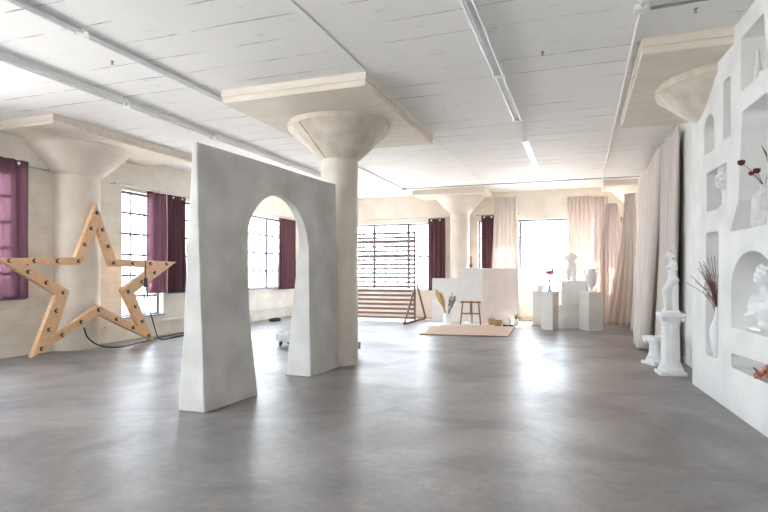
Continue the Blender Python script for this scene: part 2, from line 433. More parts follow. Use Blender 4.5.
nn = 0
for (u0, u1, z0, z1), (nu, nz, th) in zip(LW, [(6, 5, {3}), (3, 6, {}), (4, 5, {}), (9, 4, {3, 6}), (9, 5, {3, 6}), (9, 5, {3, 6})]):
    nn += 1; window(nn, 'x', XL - .17, u0, u1, z0, z1, nu, nz, 'steel framed window in the left wall', th)
for (u0, u1, z0, z1), (nu, nz, th) in zip(BW, [(9, 4, {3, 6}), (13, 4, {4, 12})]):
    nn += 1; window(nn, 'y', YB + .17, u0, u1, z0, z1, nu, nz, 'bright steel framed window in the far wall', th)
for (u0, u1, z0, z1) in FW:
    nn += 1; window(nn, 'y', YF - .17, u0, u1, z0, z1, 9, 5, 'unseen steel framed window added behind the viewer for fill light', {3, 6})

# ------------------------------------------------------------------ mushroom columns
def column(x, y, panel, r, label, rim=True, rtop=.78):
    t = empty('mushroom_column', (x, y, 0), label=label, cat='column', group=None)
    z0, z1 = (3.13, 3.68) if rim else (3.18, 3.70)
    bm = bmesh.new(); lathe(bm, [(r * 1.0, 0), (r, .02), (r, 1.6), (r, z0 + .01)], 40)
    link_mesh('shaft', bm, M['column'], t, 40)
    bm = bmesh.new()
    def fn(rr, z, a): return rr * (1 + .012 * noise.noise(Vector((math.cos(a) * 3 + x, math.sin(a) * 3, z * 5))))
    prof = [(r + .0, z0)]
    for i in range(1, 8):
        k = i / 7; prof.append((r + (rtop - r) * (k ** .95), z0 + (z1 - (.085 if rim else .02) - z0) * k))
    prof += [(rtop + .012, z1 - (.08 if rim else .018)), (rtop + .012, z1)]
    lathe(bm, prof, 48, fn=fn)
    link_mesh('capital', bm, M['capital'] if rim else M['column'], t, 40)
    bm = bmesh.new()
    x0, x1, y0, y1 = panel
    box(bm, x0 - x, y0 - y, z1, x1 - x, y1 - y, H - .09, bev=.008)
    box(bm, x0 - x - .012, y0 - y - .012, H - .09, x1 - x + .012, y1 - y + .012, H, bev=.004)
    link_mesh('drop_panel', bm, M['panel'], t)
    if rim:
        bm = bmesh.new(); a = math.radians(-112)
        pts = [((r + (rtop - r) * k ** .95 + .006) * math.cos(a - .05 * k) , (r + (rtop - r) * k ** .95 + .006) * math.sin(a - .05 * k), z0 + (z1 - .085 - z0) * k) for k in [i / 8 for i in range(9)]]
        tube(bm, pts, [.012, .01, .014, .011, .015, .012, .014, .012, .02], 6); link_mesh('casting_seam', bm, M['panel'], t)
    return t
column(-3.52, 7.76, (-4.54, -2.47, 6.2, 9.4), .285, 'round cream concrete column with flared capital beside the plaster arch, middle of the room')
column(-8.92, 7.68, (-8.89, -7.62, 6.2, 9.4), .44, 'cream half-round column against the left wall behind the wooden star', rim=False, rtop=.98)
column(-3.47, 16.5, (-4.7, -2.56, 15.6, 16.79), .29, 'cream column against the far wall behind the easel', rim=False, rtop=.74)
column(1.75, 7.6, (.6, 1.75, 6.3, 9.4), .27, 'capital and slab of the column emerging from the top of the niche wall', rtop=.86)
column(1.5, 16.4, (.56, 1.5, 15.6, 16.79), .25, 'cream corner column at the far right behind pink drapes', rim=False, rtop=.72)

# ------------------------------------------------------------------ niche wall
NO = Vector((1.32, 7.82, 0)); NA = Vector((.0724, -.9974, 0)); NN = Vector((.9974, .0724, 0)); UZ = Vector((0, 0, 1))
def npt(Y, dep, z):
    s = (7.82 - Y) / .9974
    return NO + NA * s + NN * dep + UZ * z
def rounded(pts, r=.03, seg=4):
    out = []
    n = len(pts)
    for i in range(n):
        p = Vector(pts[i]); a = Vector(pts[i - 1]) - p; b = Vector(pts[(i + 1) % n]) - p
        rr = min(r, a.length * .45, b.length * .45)
        A = p + a.normalized() * rr; B = p + b.normalized() * rr
        for k in range(seg + 1):
            t = k / seg; q = A * (1 - t) ** 2 + p * 2 * t * (1 - t) + B * t * t
            out.append((q.x, q.y))
    return out
def arch_outline(y0, y1, z0, z1, zs):
    c = (y0 + y1) / 2; rx = (y1 - y0) / 2
    pts = [(y0, z0), (y0, zs)] + [(c - rx * math.cos(t), zs + (z1 - zs) * math.sin(t)) for t in [PI * k / 16 for k in range(1, 16)]] + [(y1, zs), (y1, z0)]
    return pts
NICHES = [
    rounded([(6.11, 3.14), (6.11, 3.65), (5.56, 3.65), (5.5, 3.14)]),
    rounded([(6.63, 2.80), (6.63, 3.41), (6.41, 3.40), (6.40, 2.79)]),
    arch_outline(6.93, 7.31, 2.77, 3.2, 3.03),
    rounded([(7.22, 2.10), (7.22, 2.545), (6.52, 2.545), (6.52, 2.095)]),
    rounded([(6.41, 1.815), (6.18, 2.10), (6.08, 2.94), (5.49, 2.94), (5.49, 1.815)]),
    rounded([(7.25, .455), (7.25, 1.86), (6.78, 1.85), (6.80, .475)], .06),
    arch_outline(5.31, 6.386, .855, 1.60, 1.26),
    rounded([(6.386, .455), (6.386, .59), (5.15, .63), (5.15, .46)], .04),
]
bm = bmesh.new()
# slab with slightly uneven outline
S1 = 9.5
prism(bm, [(0, 0), (S1, 0), (S1, H - .001), (0, H - .001)], NO, NA, UZ, NN, 0, .56)
wallo = link_mesh('wall_niche', bm, None)
bm = bmesh.new()
for out in NICHES:
    prism(bm, [((7.82 - y) / .9974, z) for y, z in out], NO, NA, UZ, NN, -.2, .48)
cut = link_mesh('tmpcut', bm, None)
mod = wallo.modifiers.new('b', 'BOOLEAN'); mod.operation = 'DIFFERENCE'; mod.object = cut; mod.solver = 'EXACT'
bv = wallo.modifiers.new('v', 'BEVEL'); bv.width = .016; bv.segments = 3; bv.limit_method = 'ANGLE'; bv.angle_limit = math.radians(50)
dg = bpy.context.evaluated_depsgraph_get(); dg.update()
me = bpy.data.meshes.new_from_object(wallo.evaluated_get(dg))
wallo.modifiers.clear(); wallo.data = me; bpy.data.objects.remove(cut)
me.materials.clear(); me.materials.append(M['niche'])
for p in me.polygons: p.use_smooth = True
try: me.set_sharp_from_angle(angle=math.radians(40))
except Exception: pass
tag(wallo, 'white plaster wall with carved niches on the right', kind='structure')

# ------------------------------------------------------------------ plaster arch
def build_arch():
    # inner path and outer path in (Y, Z), sampled alike; thickness grows towards the floor
    yc, hw, zs, rt = 5.94, .665, 1.69, .665
    Y0, Y1, ZT = 4.51, 7.41, 2.71
    inner, outer = [], []
    NV = 26
    for k in range(NV):           # left leg up
        t = k / NV; z = zs * t
        flare = .13 * max(0, 1 - z / .9) ** 2
        inner.append((yc - hw + .15 * (1 - t) ** 2, z)); outer.append((Y0 + .03 * (1 - t), z))
    NA_ = 40
    # perimeter of the top, from (Y0,zs) up over to (Y1,zs)
    per = [(Y0, zs), (Y0, ZT - .01), (Y1, ZT + .02), (Y1, zs)]
    seg = [math.dist(per[i], per[i + 1]) for i in range(3)]
    tot = sum(seg)
    angs = [PI * k / NA_ for k in range(NA_ + 1)]
    for k, a in enumerate(angs):
        inner.append((yc - hw * math.cos(a), zs + rt * math.sin(a)))
        # radial ray to the outer rectangle
        dx, dz = -math.cos(a), math.sin(a)
        sx = ((Y1 - yc) / dx if dx > 1e-6 else ((Y0 - yc) / dx if dx < -1e-6 else 1e9))
        sz = (ZT - zs) / dz if dz > 1e-6 else 1e9
        s = min(sx, sz); outer.append((yc + dx * s, zs + dz * s))
    # snap nearest samples onto the corners
    for cy in (Y0, Y1):
        j = min(range(NV, NV + NA_ + 1), key=lambda i: math.dist(outer[i], (cy, ZT)))
        outer[j] = (cy, ZT + (.0 if cy == Y0 else .01))
    for k in range(NV - 1, -1, -1):
        t = k / NV; z = zs * t
        inner.append((yc + hw, z)); outer.append((Y1 - .01 * (1 - t), z))
    K = 12
    bm = bmesh.new(); rows = {}
    def xf(y, z):
        return -3.53 + (y - 4.54) * .053 - .045 * min(1, z / 2.7) * (1 if y > 5.9 else 1 + (5.9 - y) * .4) + .006 * noise.noise(Vector((y * 2, z * 2, 0)))
    def xb(y, z):
        k = 1 - min(1, z / 2.7)
        return xf(y, z) - (.06 + (.26 if y < 5.9 else .33) * k ** 1.15) + .008 * noise.noise(Vector((y * 2, z * 2, 5)))
    N = len(inner)
    for i in range(N):
        for j in range(K + 1):
            t = j / K
            y = inner[i][0] * (1 - t) + outer[i][0] * t; z = inner[i][1] * (1 - t) + outer[i][1] * t
            w = .006
            if j in (0, K): y += w * noise.noise(Vector((y, z * 4, 9)))
            rows[i, j] = (bm.verts.new((xf(y, z), y, z)), bm.verts.new((xb(y, z), y, z)))
    for i in range(N - 1):
        for j in range(K):
            for s in (0, 1):
                bm.faces.new((rows[i, j][s], rows[i + 1, j][s], rows[i + 1, j + 1][s], rows[i, j + 1][s]))
        for j in (0, K):
            bm.faces.new((rows[i, j][0], rows[i + 1, j][0], rows[i + 1, j][1], rows[i, j][1]))
    for i in (0, N - 1):
        for j in range(K):
            bm.faces.new((rows[i, j][0], rows[i, j + 1][0], rows[i, j + 1][1], rows[i, j][1]))
    for v in bm.verts: v.co.x += 3.6; v.co.y -= 5.93
    o = link_mesh('plaster_arch', bm, M['arch'], smooth=45, loc=(-3.6, 5.93, 0))
    b = o.modifiers.new('b', 'BEVEL'); b.width = .012; b.segments = 3; b.limit_method = 'ANGLE'; b.angle_limit = math.radians(50)
    tag(o, 'freestanding grey plaster wall panel with an arched opening and splayed base', 'arch panel')
build_arch()

# ------------------------------------------------------------------ marquee star
SX = lambda z: -8.27 - .05 * z
outer = [(94.6, 204), (114.6, 259.7), (175, 262.4), (133, 293.6), (152.8, 341.8), (97, 315.5), (29.9, 358.5), (54, 295.6), (-4, 259), (73.7, 258)]
inner = [(95.6, 229), (109, 267), (147, 268.3), (119.6, 290.6), (137, 327), (96.3, 305.6), (54.5, 335), (68, 291.3), (24, 265), (79.7, 265.7)]
# real outline in the star's own plane: (Y, Z) in metres
def to_yz(u, v):
    S, C = math.sin(math.radians(19.77)), math.cos(math.radians(19.77))
    r = (u - 384) / 548; dx, dy, dz = -S + C * r, C + S * r, (273 - v) / 548
    t = -8.3 / dx; z = 1.4 + dz * t; t = SX(z) / dx
    return (dy * t, 1.4 + dz * t)
so = [to_yz(*p) for p in outer]; si = [to_yz(*p) for p in inner]
zmin = min(z for y, z in so)
so = [(y, z - zmin) for y, z in so]; si = [(y, z - zmin) for y, z in si]
star = empty('marquee_star', (-8.27, 7.75, 0), label='large five-pointed pine star with bulbs leaning on the left wall column', cat='star sign')
bm = bmesh.new(); T = .09
def sv(p, d): return bm.verts.new((SX(p[1]) + d + 8.27, p[0] - 7.75, p[1]))
vo = [(sv(p, T / 2), sv(p, -T / 2)) for p in so]; vi = [(sv(p, T / 2), sv(p, -T / 2)) for p in si]
for i in range(10):
    j = (i + 1) % 10
    for k in (0, 1): bm.faces.new((vo[i][k], vo[j][k], vi[j][k], vi[i][k]))
    bm.faces.new((vo[i][0], vo[j][0], vo[j][1], vo[i][1])); bm.faces.new((vi[i][0], vi[j][0], vi[j][1], vi[i][1]))
so_ = link_mesh('star_frame', bm, M['pine'], star)
bb = so_.modifiers.new('b', 'BEVEL'); bb.width = .006; bb.segments = 2
# bulbs along the middle of each band
mid = [((a[0] + b[0]) / 2, (a[1] + b[1]) / 2) for a, b in zip(so, si)]
for i in (0, 2, 4, 6, 8):     # in the points the sockets sit well inside the tip
    mid[i] = (so[i][0] * .62 + si[i][0] * .38, so[i][1] * .62 + si[i][1] * .38)
proto = None
for i in range(10):
    a, b = mid[i], mid[(i + 1) % 10]
    n = 3
    for k in range(n):
        t = k / n
        y = a[0] * (1 - t) + b[0] * t; z = a[1] * (1 - t) + b[1] * t
        if proto is None:
            bm = bmesh.new()
            tube(bm, [(0, 0, 0), (.028, 0, 0)], .034, 12)
            s_ = link_mesh('socket', bm, M['socket'], star, 40)
            bm = bmesh.new(); ball(bm, (.048, 0, 0), .024)
            g_ = link_mesh('bulb', bm, M['bulb'], s_, 180)
            proto = s_; c = s_
        else:
            c = proto.copy(); COL.objects.link(c)
            g = proto.children[0].copy(); COL.objects.link(g); g.parent = c
        c.parent = star
        c.location = (SX(z) + T / 2 + 8.27, y - 7.75, z)
# control box hanging on the right point, with its lead
def tube_obj(name, pts, r, mat, parent=None, n=8, origin=(0, 0, 0)):
    bm = bmesh.new(); o = Vector(origin); tube(bm, [Vector(p) - o for p in pts], r, n)
    return link_mesh(name, bm, mat, parent, 60, loc=None if parent else origin)
def spline(pts, n=8):
    pts = [Vector(p) for p in pts]; P = [pts[0]] + pts + [pts[-1]]; out = []
    for i in range(1, len(P) - 2):
        for k in range(n):
            t = k / n; a, b, c, d = P[i - 1:i + 3]
            out.append(.5 * ((2 * b) + (-a + c) * t + (2 * a - 5 * b + 4 * c - d) * t * t + (-a + 3 * b - 3 * c + d) * t ** 3))
    out.append(pts[-1]); return out
plug = empty('power_lead', (-8.12, 8.68, 0), label='black power lead with small box hanging from the right point of the star', cat='cable')
bm = bmesh.new(); box(bm, -.07, -.035, 1.13, -.03, .035, 1.3, bev=.008)
link_mesh('plug_box', bm, M['black'], plug)
bm = bmesh.new(); box(bm, -.07, .03, .95, -.045, .07, 1.12, bev=.006); link_mesh('paper_tag', bm, M['basket'], plug)
tube_obj('lead', spline([(-.05, 0, 1.66), (-.05, -.01, 1.45), (-.05, 0, 1.3)]), .012, M['rubber'], plug)
tube_obj('lead', spline([(-.05, 0, 1.14), (-.03, .05, .8), (-.05, .22, .35), (-.1, .42, .05), (-.12, .75, .012), (-.2, 1.3, .012), (-.25, 1.5, .012), (-.15, 1.1, .03), (-.1, .6, .012)]), .012, M['rubber'], plug)
o = tube_obj('floor_cable', spline([(-8.38, 7.42, .42), (-8.36, 7.5, .22), (-8.3, 7.72, .06), (-8.15, 8.0, .012), (-8.28, 8.6, .012), (-8.45, 9.3, .012), (-8.62, 9.9, .012), (-8.7, 10.6, .012)]), .014, M['rubber'], origin=(-8.3, 7.7, 0))
tag(o, 'black cable running from behind the star along the foot of the left wall', 'cable')

# ------------------------------------------------------------------ curtains
def curtain(name, p0, p1, z0, z1, mat, label, folds=7, amp=.05, cat='curtain', group=None, top_w=1.0, bot_w=1.0, seed=0,
            pool=0.0, shift=(0, 0), thick=.006, nz=26, gather=None, grom=0, ridge=None):
    """pleated cloth hanging between two ground points"""
    rr = random.Random(seed)
    a, b = Vector((*p0, 0)), Vector((*p1, 0)); d = (b - a); L = d.length; d.normalize(); nrm = Vector((-d.y, d.x, 0))
    org = (a + b) / 2
    NX = folds * 10
    bm = bmesh.new(); rows = []
    ph = [rr.uniform(-.35, .35) for _ in range(folds + 2)]; am = [rr.uniform(.6, 1.25) for _ in range(folds + 2)]
    for j in range(nz + 1):
        v = j / nz; z = z1 + (z0 - z1) * v
        w = top_w + (bot_w - top_w) * (v ** 1.2 if gather is None else min(1, abs(v - 0) / gather) ** .7)
        row = []
        for i in range(NX + 1):
            u = i / NX
            f = u * folds; k = int(min(folds - 1e-6, f)); fr = f - k
            A = am[k] * (1 - fr) + am[k + 1] * fr; Pp = ph[k] * (1 - fr) + ph[k + 1] * fr
            wob = .25 * noise.noise(Vector((u * 5 + seed, v * 1.5, seed)))
            off = amp * A * (.75 + .45 * v) * math.sin(2 * PI * f + Pp * (1 + v) + wob * 3)
            x = (u - .5) * w * L + .35 * amp * math.cos(2 * PI * f + Pp) + shift[0] * v ** 1.6
            row.append(bm.verts.new(d * x + nrm * (off + shift[1] * v ** 1.6 + pool * max(0, v - .9) * 6 * rr.uniform(.6, 1)) + UZ * max(z, .008)))
        rows.append(row)
    for r0, r1 in zip(rows, rows[1:]):
        for i in range(NX): bm.faces.new((r0[i], r0[i + 1], r1[i + 1], r1[i]))
    o = link_mesh(name, bm, mat, smooth=180, loc=(org.x, org.y, 0))
    s = o.modifiers.new('s', 'SOLIDIFY'); s.thickness = thick; s.offset = 0
    tag(o, label, cat, group)
    for g in range(grom):
        u = (g + .5) / grom
        bm = bmesh.new(); q = d * ((u - .5) * top_w * L) + nrm * (-.0)
        tube(bm, [q + nrm * -(amp + .012) + UZ * (z1 - .06), q + nrm * -(amp + .004) + UZ * (z1 - .06)], .028, 12)
        link_mesh('grommet', bm, M['steelwhite'], o, 60)
    return o

PG = None
# left wall, near window
curtain('plum_curtain', (-8.72, 5.1), (-8.72, 6.62), .98, 3.26, M['sheer'], 'sheer plum curtain over the left-wall window at the left picture edge, left of the column', 7, .04, seed=1, grom=4)
curtain('plum_curtain', (-8.74, 9.32), (-8.74, 9.88), .96, 3.16, M['sheer'], 'thin see-through plum curtain over the window behind the right point of the star', 3, .035, seed=2)
curtain('plum_curtain', (-8.72, 9.90), (-8.70, 10.46), .96, 3.16, M['purple'], 'dense plum curtain beside the see-through one, just left of the plaster arch', 4, .05, seed=3, grom=2)
curtain('plum_curtain', (-8.72, 14.75), (-8.72, 15.75), .90, 3.10, M['purple'], 'plum curtain seen through the opening of the plaster arch', 6, .05, seed=4)
curtain('plum_curtain', (-4.52, 16.62), (-3.98, 16.62), .86, 3.10, M['purple'], 'plum curtain on the far wall between slatted screen and column', 4, .05, seed=5, grom=2)
curtain('plum_curtain', (-2.86, 16.64), (-2.42, 16.64), .80, 3.14, M['purple'], 'narrow plum curtain on the far wall right of the column above the canvas', 4, .045, seed=6, grom=2)
curtain('linen_curtain', (-2.55, 16.5), (-1.68, 16.5), .05, 3.66, M['linen'], 'beige linen curtain hanging behind the pale pink board, left of the wide window', 6, .05, top_w=.75, bot_w=1.12, seed=7)
curtain('linen_curtain', (-.38, 16.42), (.28, 16.42), .03, 3.56, M['linen_far'], 'pale linen curtain hanging behind the headless torso at the right of the wide window', 6, .06, seed=8, shift=(.06, 0))
curtain('linen_curtain', (.30, 16.2), (.66, 16.2), .03, 3.5, M['linen_far'], 'pink-tinted linen curtain behind the white urn', 4, .06, seed=9, top_w=1.05, bot_w=1.0)
curtain('linen_curtain', (.5, 16.05), (1.05, 16.05), .03, 3.28, M['linen_far'], 'thin pink curtain gathered at the corner column capital and glowing near the floor', 6, .05, seed=10, top_w=.45, bot_w=1.1, gather=.35)
curtain('linen_curtain', (.95, 15.6), (1.40, 15.3), .03, 3.45, M['linen_far'], 'linen drape sweeping down left from the far right corner', 5, .06, seed=11, top_w=.5, bot_w=1.7, shift=(-.25, -.05))
# right wall drapes
rw = [(14.9, 13.5, 'farthest long linen drape on the right wall, next to the corner column'),
      (13.46, 12.2, 'second long linen drape on the right wall from the far corner'),
      (12.16, 11.0, 'middle long linen drape of the right wall, trailing left onto the floor'),
      (10.96, 9.66, 'nearest long linen drape on the right wall, behind the white standing statue')]
for i, (ya, yb, lab) in enumerate(rw):
    curtain('linen_curtain', (1.385, ya), (1.385 if i < 3 else 1.455, yb), .02, 3.68, M['linen_wall'], lab, 6, .095 if i < 3 else .065, seed=20 + i, bot_w=1.0,
            shift=(0, (-.15, -.2, -.3, -.1)[i]), group=None, nz=30, thick=.008)
# rods
def rod(pts, label, r=.012):
    o = tube_obj('curtain_rod', pts, r, M['rod'], origin=pts[0]); tag(o, label, 'curtain rod'); return o
def rod_ends(o, pts, back):
    for p in (pts[0], pts[-1]):
        bm = bmesh.new(); q = Vector(p) - Vector(pts[0]); tube(bm, [q, q + Vector(back)], .008, 6); link_mesh('bracket', bm, M['rod'], o)
        bm = bmesh.new(); ball(bm, q, .022); link_mesh('finial', bm, M['rod'], o, 180)
for pts, lab, back in [
    ([(-8.78, 3.6, 3.2), (-8.78, 7.05, 3.2)], 'thin curtain rod above the near left window', (-.12, 0, 0)),
    ([(-8.78, 8.5, 3.2), (-8.78, 11.9, 3.2)], 'thin curtain rod above the left window right of the column', (-.12, 0, 0)),
    ([(-8.78, 12.4, 3.16), (-8.78, 16.2, 3.16)], 'thin curtain rod above the window seen through the arch', (-.12, 0, 0)),
    ([(-8.0, 16.68, 3.13), (-3.85, 16.68, 3.13)], 'thin curtain rod above the far window behind the slatted screen', (0, .12, 0)),
    ([(-3.0, 16.7, 3.16), (-1.75, 16.7, 3.16)], 'short curtain rod above the narrow plum curtain', (0, .1, 0)),
    ([(1.40, 9.6, 3.745), (1.40, 15.0, 3.745)], 'long curtain rod along the top of the right wall drapes', (.1, 0, 0))]:
    o = rod(pts, lab); rod_ends(o, pts, back)

# ------------------------------------------------------------------ slatted screen
scr = empty('slatted_screen', (-5.75, 15.2, 0), label='dark brown horizontal-slat wooden screen in front of the far left window', cat='screen')
W = 2.5; x0, x1 = -7.0 + 5.75, -4.5 + 5.75
bm = bmesh.new(); NS = 20
proto = None
for k in range(NS):
    z = .10 + k * (2.56 - .10) / (NS - 1)
    if proto is None:
        bm = bmesh.new(); box(bm, x0, -.02, -.032, x1, .0, .032, bev=.003); c = proto = link_mesh('slat', bm, M['stainwood'], scr)
    else:
        c = proto.copy(); COL.objects.link(c)
    c.location.z = z
for xx in (x0, x1 - .05):
    bm = bmesh.new(); box(bm, xx, 0, 0, xx + .05, .05, 2.62, bev=.003); link_mesh('post', bm, M['stainwood'], scr)
for xx in (x0 + .05, x1 + .005):
    bm = bmesh.new(); tube(bm, [(xx, -1.05, .05), (xx, .0, 1.05)], .03, 4); link_mesh('brace', bm, M['stainwood'], scr)
    bm = bmesh.new(); tube(bm, [(xx + .03, .95, .05), (xx + .03, .06, 1.05)], .03, 4); link_mesh('brace', bm, M['brownwood'], scr)
    bm = bmesh.new(); box(bm, xx - .02, -1.1, 0, xx + .02, 1.0, .05); link_mesh('foot_rail', bm, M['stainwood'], scr)

# ------------------------------------------------------------------ boards, easel, props by the far wall
def board(name, cx, cy, w, h, lean, mat, label, cat, rz=0, z=0, t=.012):
    bm = bmesh.new(); box(bm, -w / 2, -t / 2, 0, w / 2, t / 2, h, bev=.002)
    o = link_mesh(name, bm, mat, loc=(cx, cy, z + .012)); o.rotation_euler = (-lean, 0, rz)
    return tag(o, label, cat)
board('foam_board', -3.36, 15.35, 1.34, 1.24, .05, M['foam'], 'low white board standing behind the vase of dried grasses', 'board', .12)
board('pink_board', -2.13, 15.15, 1.05, 1.52, .05, M['pinkboard'], 'tall pale pink board standing right of the easel', 'board', .02)
es = empty('wooden_easel', (-2.79, 14.62, 0), rotz=.1, label='reddish wooden easel holding the blank canvas on the white sheet', cat='easel')
for s in (-1, 1):
    bm = bmesh.new(); tube(bm, [(s * .27, -.02, .012), (s * .20, .03, .70), (s * .06, .12, 1.5)], .02, 4); link_mesh('leg', bm, M['easel'], es)
bm = bmesh.new(); tube(bm, [(0, .5, .012), (0, .14, 1.45)], .018, 4); link_mesh('leg', bm, M['easel'], es)
bm = bmesh.new(); tube(bm, [(0, .0, .28), (0, .07, 1.0), (0, .14, 1.85)], .018, 4); ball(bm, (0, .115, 1.6), .03, (1.6, 1, 1.8)); link_mesh('mast', bm, M['easel'], es)
bm = bmesh.new(); box(bm, -.27, -.09, .60, .27, .05, .64, bev=.004); link_mesh('canvas_ledge', bm, M['easel'], es)
bm = bmesh.new(); box(bm, -.24, -.01, .29, .24, .02, .33); link_mesh('crossbar', bm, M['easel'], es)
cv = board('blank_canvas', -2.79, 14.585, .66, .88, .05, M['canvas'], 'blank white canvas resting on the easel', 'canvas', .1, .643, .03)
bm = bmesh.new(); n = 14
def quad_slab(bm, cs, z0, z1):
    a = [bm.verts.new((x, y, z0)) for x, y in cs]; b = [bm.verts.new((x, y, z1)) for x, y in cs]
    bm.faces.new(a[::-1]); bm.faces.new(b)
    for i in range(len(cs)): bm.faces.new((a[i], a[(i + 1) % len(cs)], b[(i + 1) % len(cs)], b[i]))
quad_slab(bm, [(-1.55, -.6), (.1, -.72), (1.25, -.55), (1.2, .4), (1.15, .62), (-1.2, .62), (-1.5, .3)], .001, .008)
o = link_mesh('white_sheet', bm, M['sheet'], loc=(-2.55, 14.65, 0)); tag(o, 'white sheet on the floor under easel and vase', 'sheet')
rug = empty('tan_rug', (-2.5, 13.1, 0), label='flat tan rug on the floor in front of the easel', cat='rug')
rc = [(-3.44, 11.92), (-1.5, 12.15), (-1.6, 14.4), (-3.46, 14.1)]
bm = bmesh.new(); quad_slab(bm, [(x + 2.5, y - 13.1) for x, y in rc], .0125, .026); link_mesh('rug_pile', bm, M['rug'], rug)
bm = bmesh.new(); quad_slab(bm, [((x + 2.5) * 1.008, (y - 13.1) * 1.008) for x, y in rc], .0085, .0125); link_mesh('rug_backing', bm, M['rugedge'], rug)

def stems(parent_name, loc, specs, label, cat, mat_stem, mat_head, headfn):
    e = empty(parent_name, loc, label=label, cat=cat)
    for pts, in specs: pass
    return e
# floor vase and dried grasses
bm = bmesh.new(); lathe(bm, [(.08, 0), (.1, .01), (.105, .12), (.1, .24), (.075, .29), (.075, .30), (.065, .295), (.06, .2), (.05, .05)], 28)
o = link_mesh('floor_vase', bm, M['ceramic'], smooth=50, loc=(-3.43, 14.62, .008)); tag(o, 'plain white vase on the sheet left of the easel', 'vase')
gr = empty('pampas_bunch', (-3.45, 14.62, .25), label='golden dried grass bunch leaning left in the floor vase', cat='dried grass')
for k in range(9):
    a = R.uniform(-.09, .09); dx = -.12 - .025 * k; h = R.uniform(.58, .72)
    bm = bmesh.new(); pts = spline([(0, 0, -.05), (dx * .45, a * .5, h * .5), (dx, a, h)], 4)
    tube(bm, pts, [.006] * 4 + [.022, .03, .028, .02, .008][:len(pts) - 4], 7); link_mesh('grass_stem', bm, M['straw'], gr, 180)
gr = empty('dried_bouquet', (-3.41, 14.62, .25), label='grey-brown dried flower bunch leaning right in the floor vase', cat='dried flowers')
for k in range(10):
    dx = .05 + .018 * k; a = R.uniform(-.08, .08); h = R.uniform(.4, .62)
    bm = bmesh.new(); tube(bm, spline([(0, 0, -.05), (dx * .5, a * .5, h * .5), (dx, a, h)], 4), .005, 5)
    for q in range(5): ball(bm, (dx * (.6 + .1 * q), a * (.6 + .1 * q), h * (.6 + .1 * q)), R.uniform(.014, .028), seg=7, ring=5)
    link_mesh('flower_stem', bm, M['greystraw'], gr, 180)
# baskets, pots
def basket(x, y, r, h, label, handle=True, rz=0):
    e = empty('wicker_basket', (x, y, .008), rz, label=label, cat='basket')
    bm = bmesh.new(); w = lambda rr, z, a: rr * (1 + .03 * math.sin(a * 12 + (int(z * 60) % 2) * PI))
    lathe(bm, [(r * .75, 0), (r * .9, h * .3), (r, h * .7), (r * 1.02, h), (r * .93, h), (r * .9, h * .6), (r * .68, .02)], 36, fn=w)
    link_mesh('basket_body', bm, M['basket'], e, 60)
    bm = bmesh.new(); tube(bm, [(r * math.cos(t), r * math.sin(t), h) for t in [2 * PI * k / 24 for k in range(25)]], .009, 6); link_mesh('rim', bm, M['basket'], e)
    if handle:
        bm = bmesh.new(); tube(bm, [(r * math.cos(t), 0, h + r * .55 * math.sin(t)) for t in [PI * k / 14 for k in range(15)]], .008, 6); link_mesh('handle', bm, M['basket'], e)
basket(-2.25, 14.80, .095, .15, 'smaller wicker basket with hoop handle at the foot of the pink board', True, .7)
basket(-2.07, 14.60, .115, .14, 'wider wicker basket in front of the smaller basket', False)
bm = bmesh.new(); lathe(bm, [(.06, 0), (.09, .06), (.085, .12), (.05, .17), (.045, .2), (.05, .21), (.03, .2), (.03, .05)], 24)
o = link_mesh('white_jug', bm, M['ceramic'], smooth=50, loc=(-1.82, 14.66, .04)); tag(o, 'small rounded white jug standing on the black tray', 'jug')
bm = bmesh.new(); tube(bm, [(.045, 0, .18), (.1, 0, .17), (.11, 0, .11), (.08, 0, .07)], .009, 6); link_mesh('handle', bm, M['ceramic'], o, 60)
bm = bmesh.new(); box(bm, -.13, -.1, 0, .13, .1, .012); box(bm, -.13, -.1, .012, -.12, .1, .03); box(bm, .12, -.1, .012, .13, .1, .03); box(bm, -.12, -.1, .012, .12, -.09, .03); box(bm, -.12, .09, .012, .12, .1, .03)
o = link_mesh('black_tray', bm, M['black'], loc=(-1.80, 14.66, .0085)); tag(o, 'low black tray on the white sheet beside the baskets', 'tray')
for o_ in bpy.data.objects:
    if o_.name == 'white_jug': o_.location.z = .022
pp = empty('potted_plant', (-1.61, 14.80, .008), label='small green plant in a white pot beside the pink board', cat='potted plant')
bm = bmesh.new(); lathe(bm, [(.05, 0), (.065, .12), (.065, .13), (.055, .13), (.05, .03)], 24); link_mesh('pot', bm, M['ceramic'], pp, 50)
bm = bmesh.new()
for k in range(16):
    a = k * 2.4; l = R.uniform(.12, .24); tip = Vector((math.cos(a) * .07, math.sin(a) * .07, .12 + l))
    m_ = Vector((math.cos(a) * .03, math.sin(a) * .03, .12 + l * .5)); s = Vector((-math.sin(a), math.cos(a), 0)) * .012
    q = [bm.verts.new(v) for v in (Vector((0, 0, .1)), m_ + s, tip, m_ - s)]; bm.faces.new(q)
tag(link_mesh('foliage', bm, M['leaf'], pp), kind='stuff')

